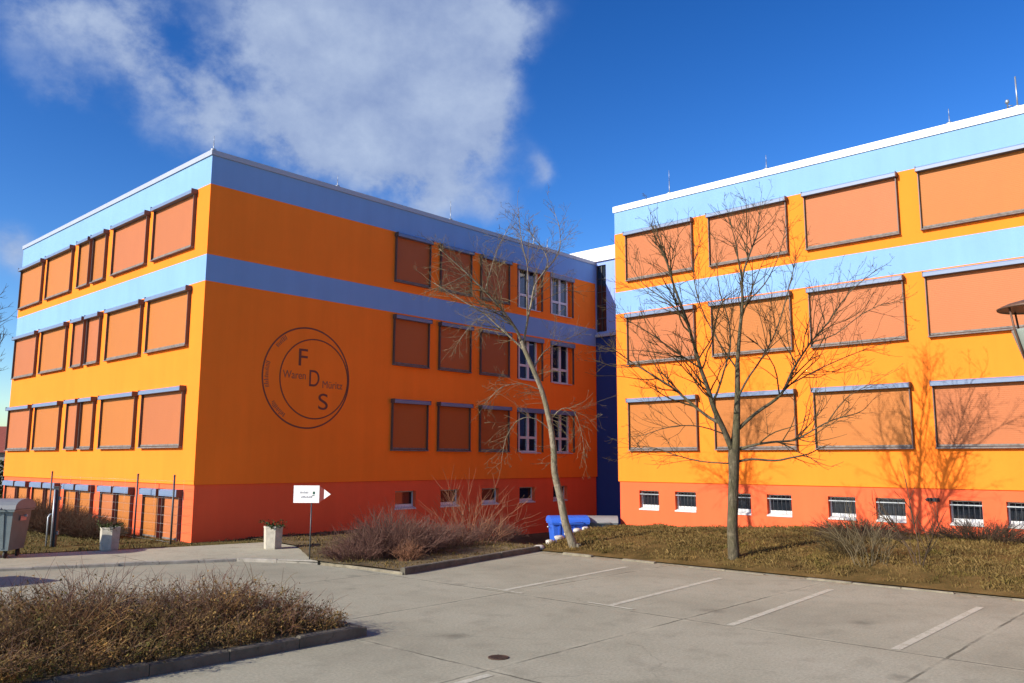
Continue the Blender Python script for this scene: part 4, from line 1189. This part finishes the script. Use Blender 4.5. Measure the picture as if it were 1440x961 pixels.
# mesh fence along the sunlit wall
fn = empty('mesh_fence', (-.6, .05, .03), 0, 'wire mesh fence on slim posts along the sunlit wall', 'fence')
FH = 1.95
line = [(.6, -.03), (0, 0), (0, 2.6), (0, 10.4)]
for (x, y) in line[1:]:
    mb = MB(); mb.tube([(x, y, -.05), (x, y, FH + .12)], .032, 8); mb.lathe([(.036, FH + .11), (.036, FH + .14), (.01, FH + .16)], (x, y, 0), 8); mb.build('post', M['dark_steel'], fn)
mb = MB()
for (a, b) in zip(line[:-1], line[1:]):
    for k in range(8): mb.tube([(a[0], a[1], .08 + k * (FH - .12) / 7), (b[0], b[1], .08 + k * (FH - .12) / 7)], .0026, 4)
    L = math.hypot(b[0] - a[0], b[1] - a[1]); n = max(2, int(L / .9))
    for i in range(1, n):
        x = lerp(a[0], b[0], i / n); y = lerp(a[1], b[1], i / n); mb.tube([(x, y, .06), (x, y, FH)], .0018, 4)
mb.build('wire_mesh', M['steel'], fn)

gp_ = empty('gate_post', (-3.3, 1.85, .05), R(-40), 'grey steel gate post with twin pipes beside the brown shrubs', 'post')
mb = MB(); mb.box((-.07, -.07, -.05), (.07, .07, 1.72)); mb.box((-.085, -.085, 1.72), (.085, .085, 1.75)); mb.build('pillar', M['dark_steel'], gp_)
mb = MB()
mb.tube([(-.16, -.09, -.05), (-.16, -.09, .85), (-.13, -.05, .93), (-.07, -.02, .95)], .024, 8); mb.tube([(-.02, -.10, -.05), (-.02, -.10, 1.66)], .030, 8); mb.build('pipe', M['steel'], gp_)
for z in (.35, 1.35):
    mb = MB(); mb.box((.07, -.03, z), (.13, .03, z + .10)); mb.build('hinge', M['steel'], gp_)

# street lantern, its post just outside the right edge
lp = at_depth(1486, 800, 10.2); lt = empty('street_lantern', (lp.x, lp.y, 0), .3, 'street lantern with wide brown hood at the right edge', 'lamp')
mb = MB(); mb.lathe([(.11, -.05), (.11, .5), (.075, .55), (.055, 1.0), (.05, 3.68), (.09, 3.72), (.09, 3.80)], n=14); mb.build('post', M['dark_steel'], lt)
mb = MB(); mb.lathe([(.11, 3.80), (.14, 3.84), (.265, 4.26), (.265, 4.29)], n=16); mb.build('lamp_glass', M['lamp_glass'], lt)
mb = MB(); mb.lathe([(.38, 4.57), (.41, 4.555), (.42, 4.575), (.30, 4.63), (.12, 4.68), (.03, 4.72), (.02, 4.78)], n=28); mb.build('hood', M['copper'], lt)
mb = MB()
for k in range(4):
    a = math.pi / 2 * k + .55; mb.tube([(math.cos(a) * .16, math.sin(a) * .16, 3.84), (math.cos(a) * .285, math.sin(a) * .285, 4.27), (math.cos(a) * .34, math.sin(a) * .34, 4.59)], .014, 6)
mb.build('strut', M['copper'], lt)

# drain cover in the slab
mh = MB(); mh.lathe([(.14, .0), (.14, .010), (.125, .012), (.12, .008), (.01, .008)], n=24)
for k in range(-2, 3): mh.box((-.10, k * .045 - .008, .0085), (.10, k * .045 + .008, .013))
M['rust'] = weathered('rusty_iron', (.07, .040, .025), .8, .3, 12)
tag(mh.build('drain_cover', M['rust'], None, (-4.15, -17.08, .0)), 'small round rusty drain cover in the concrete', 'drain cover')
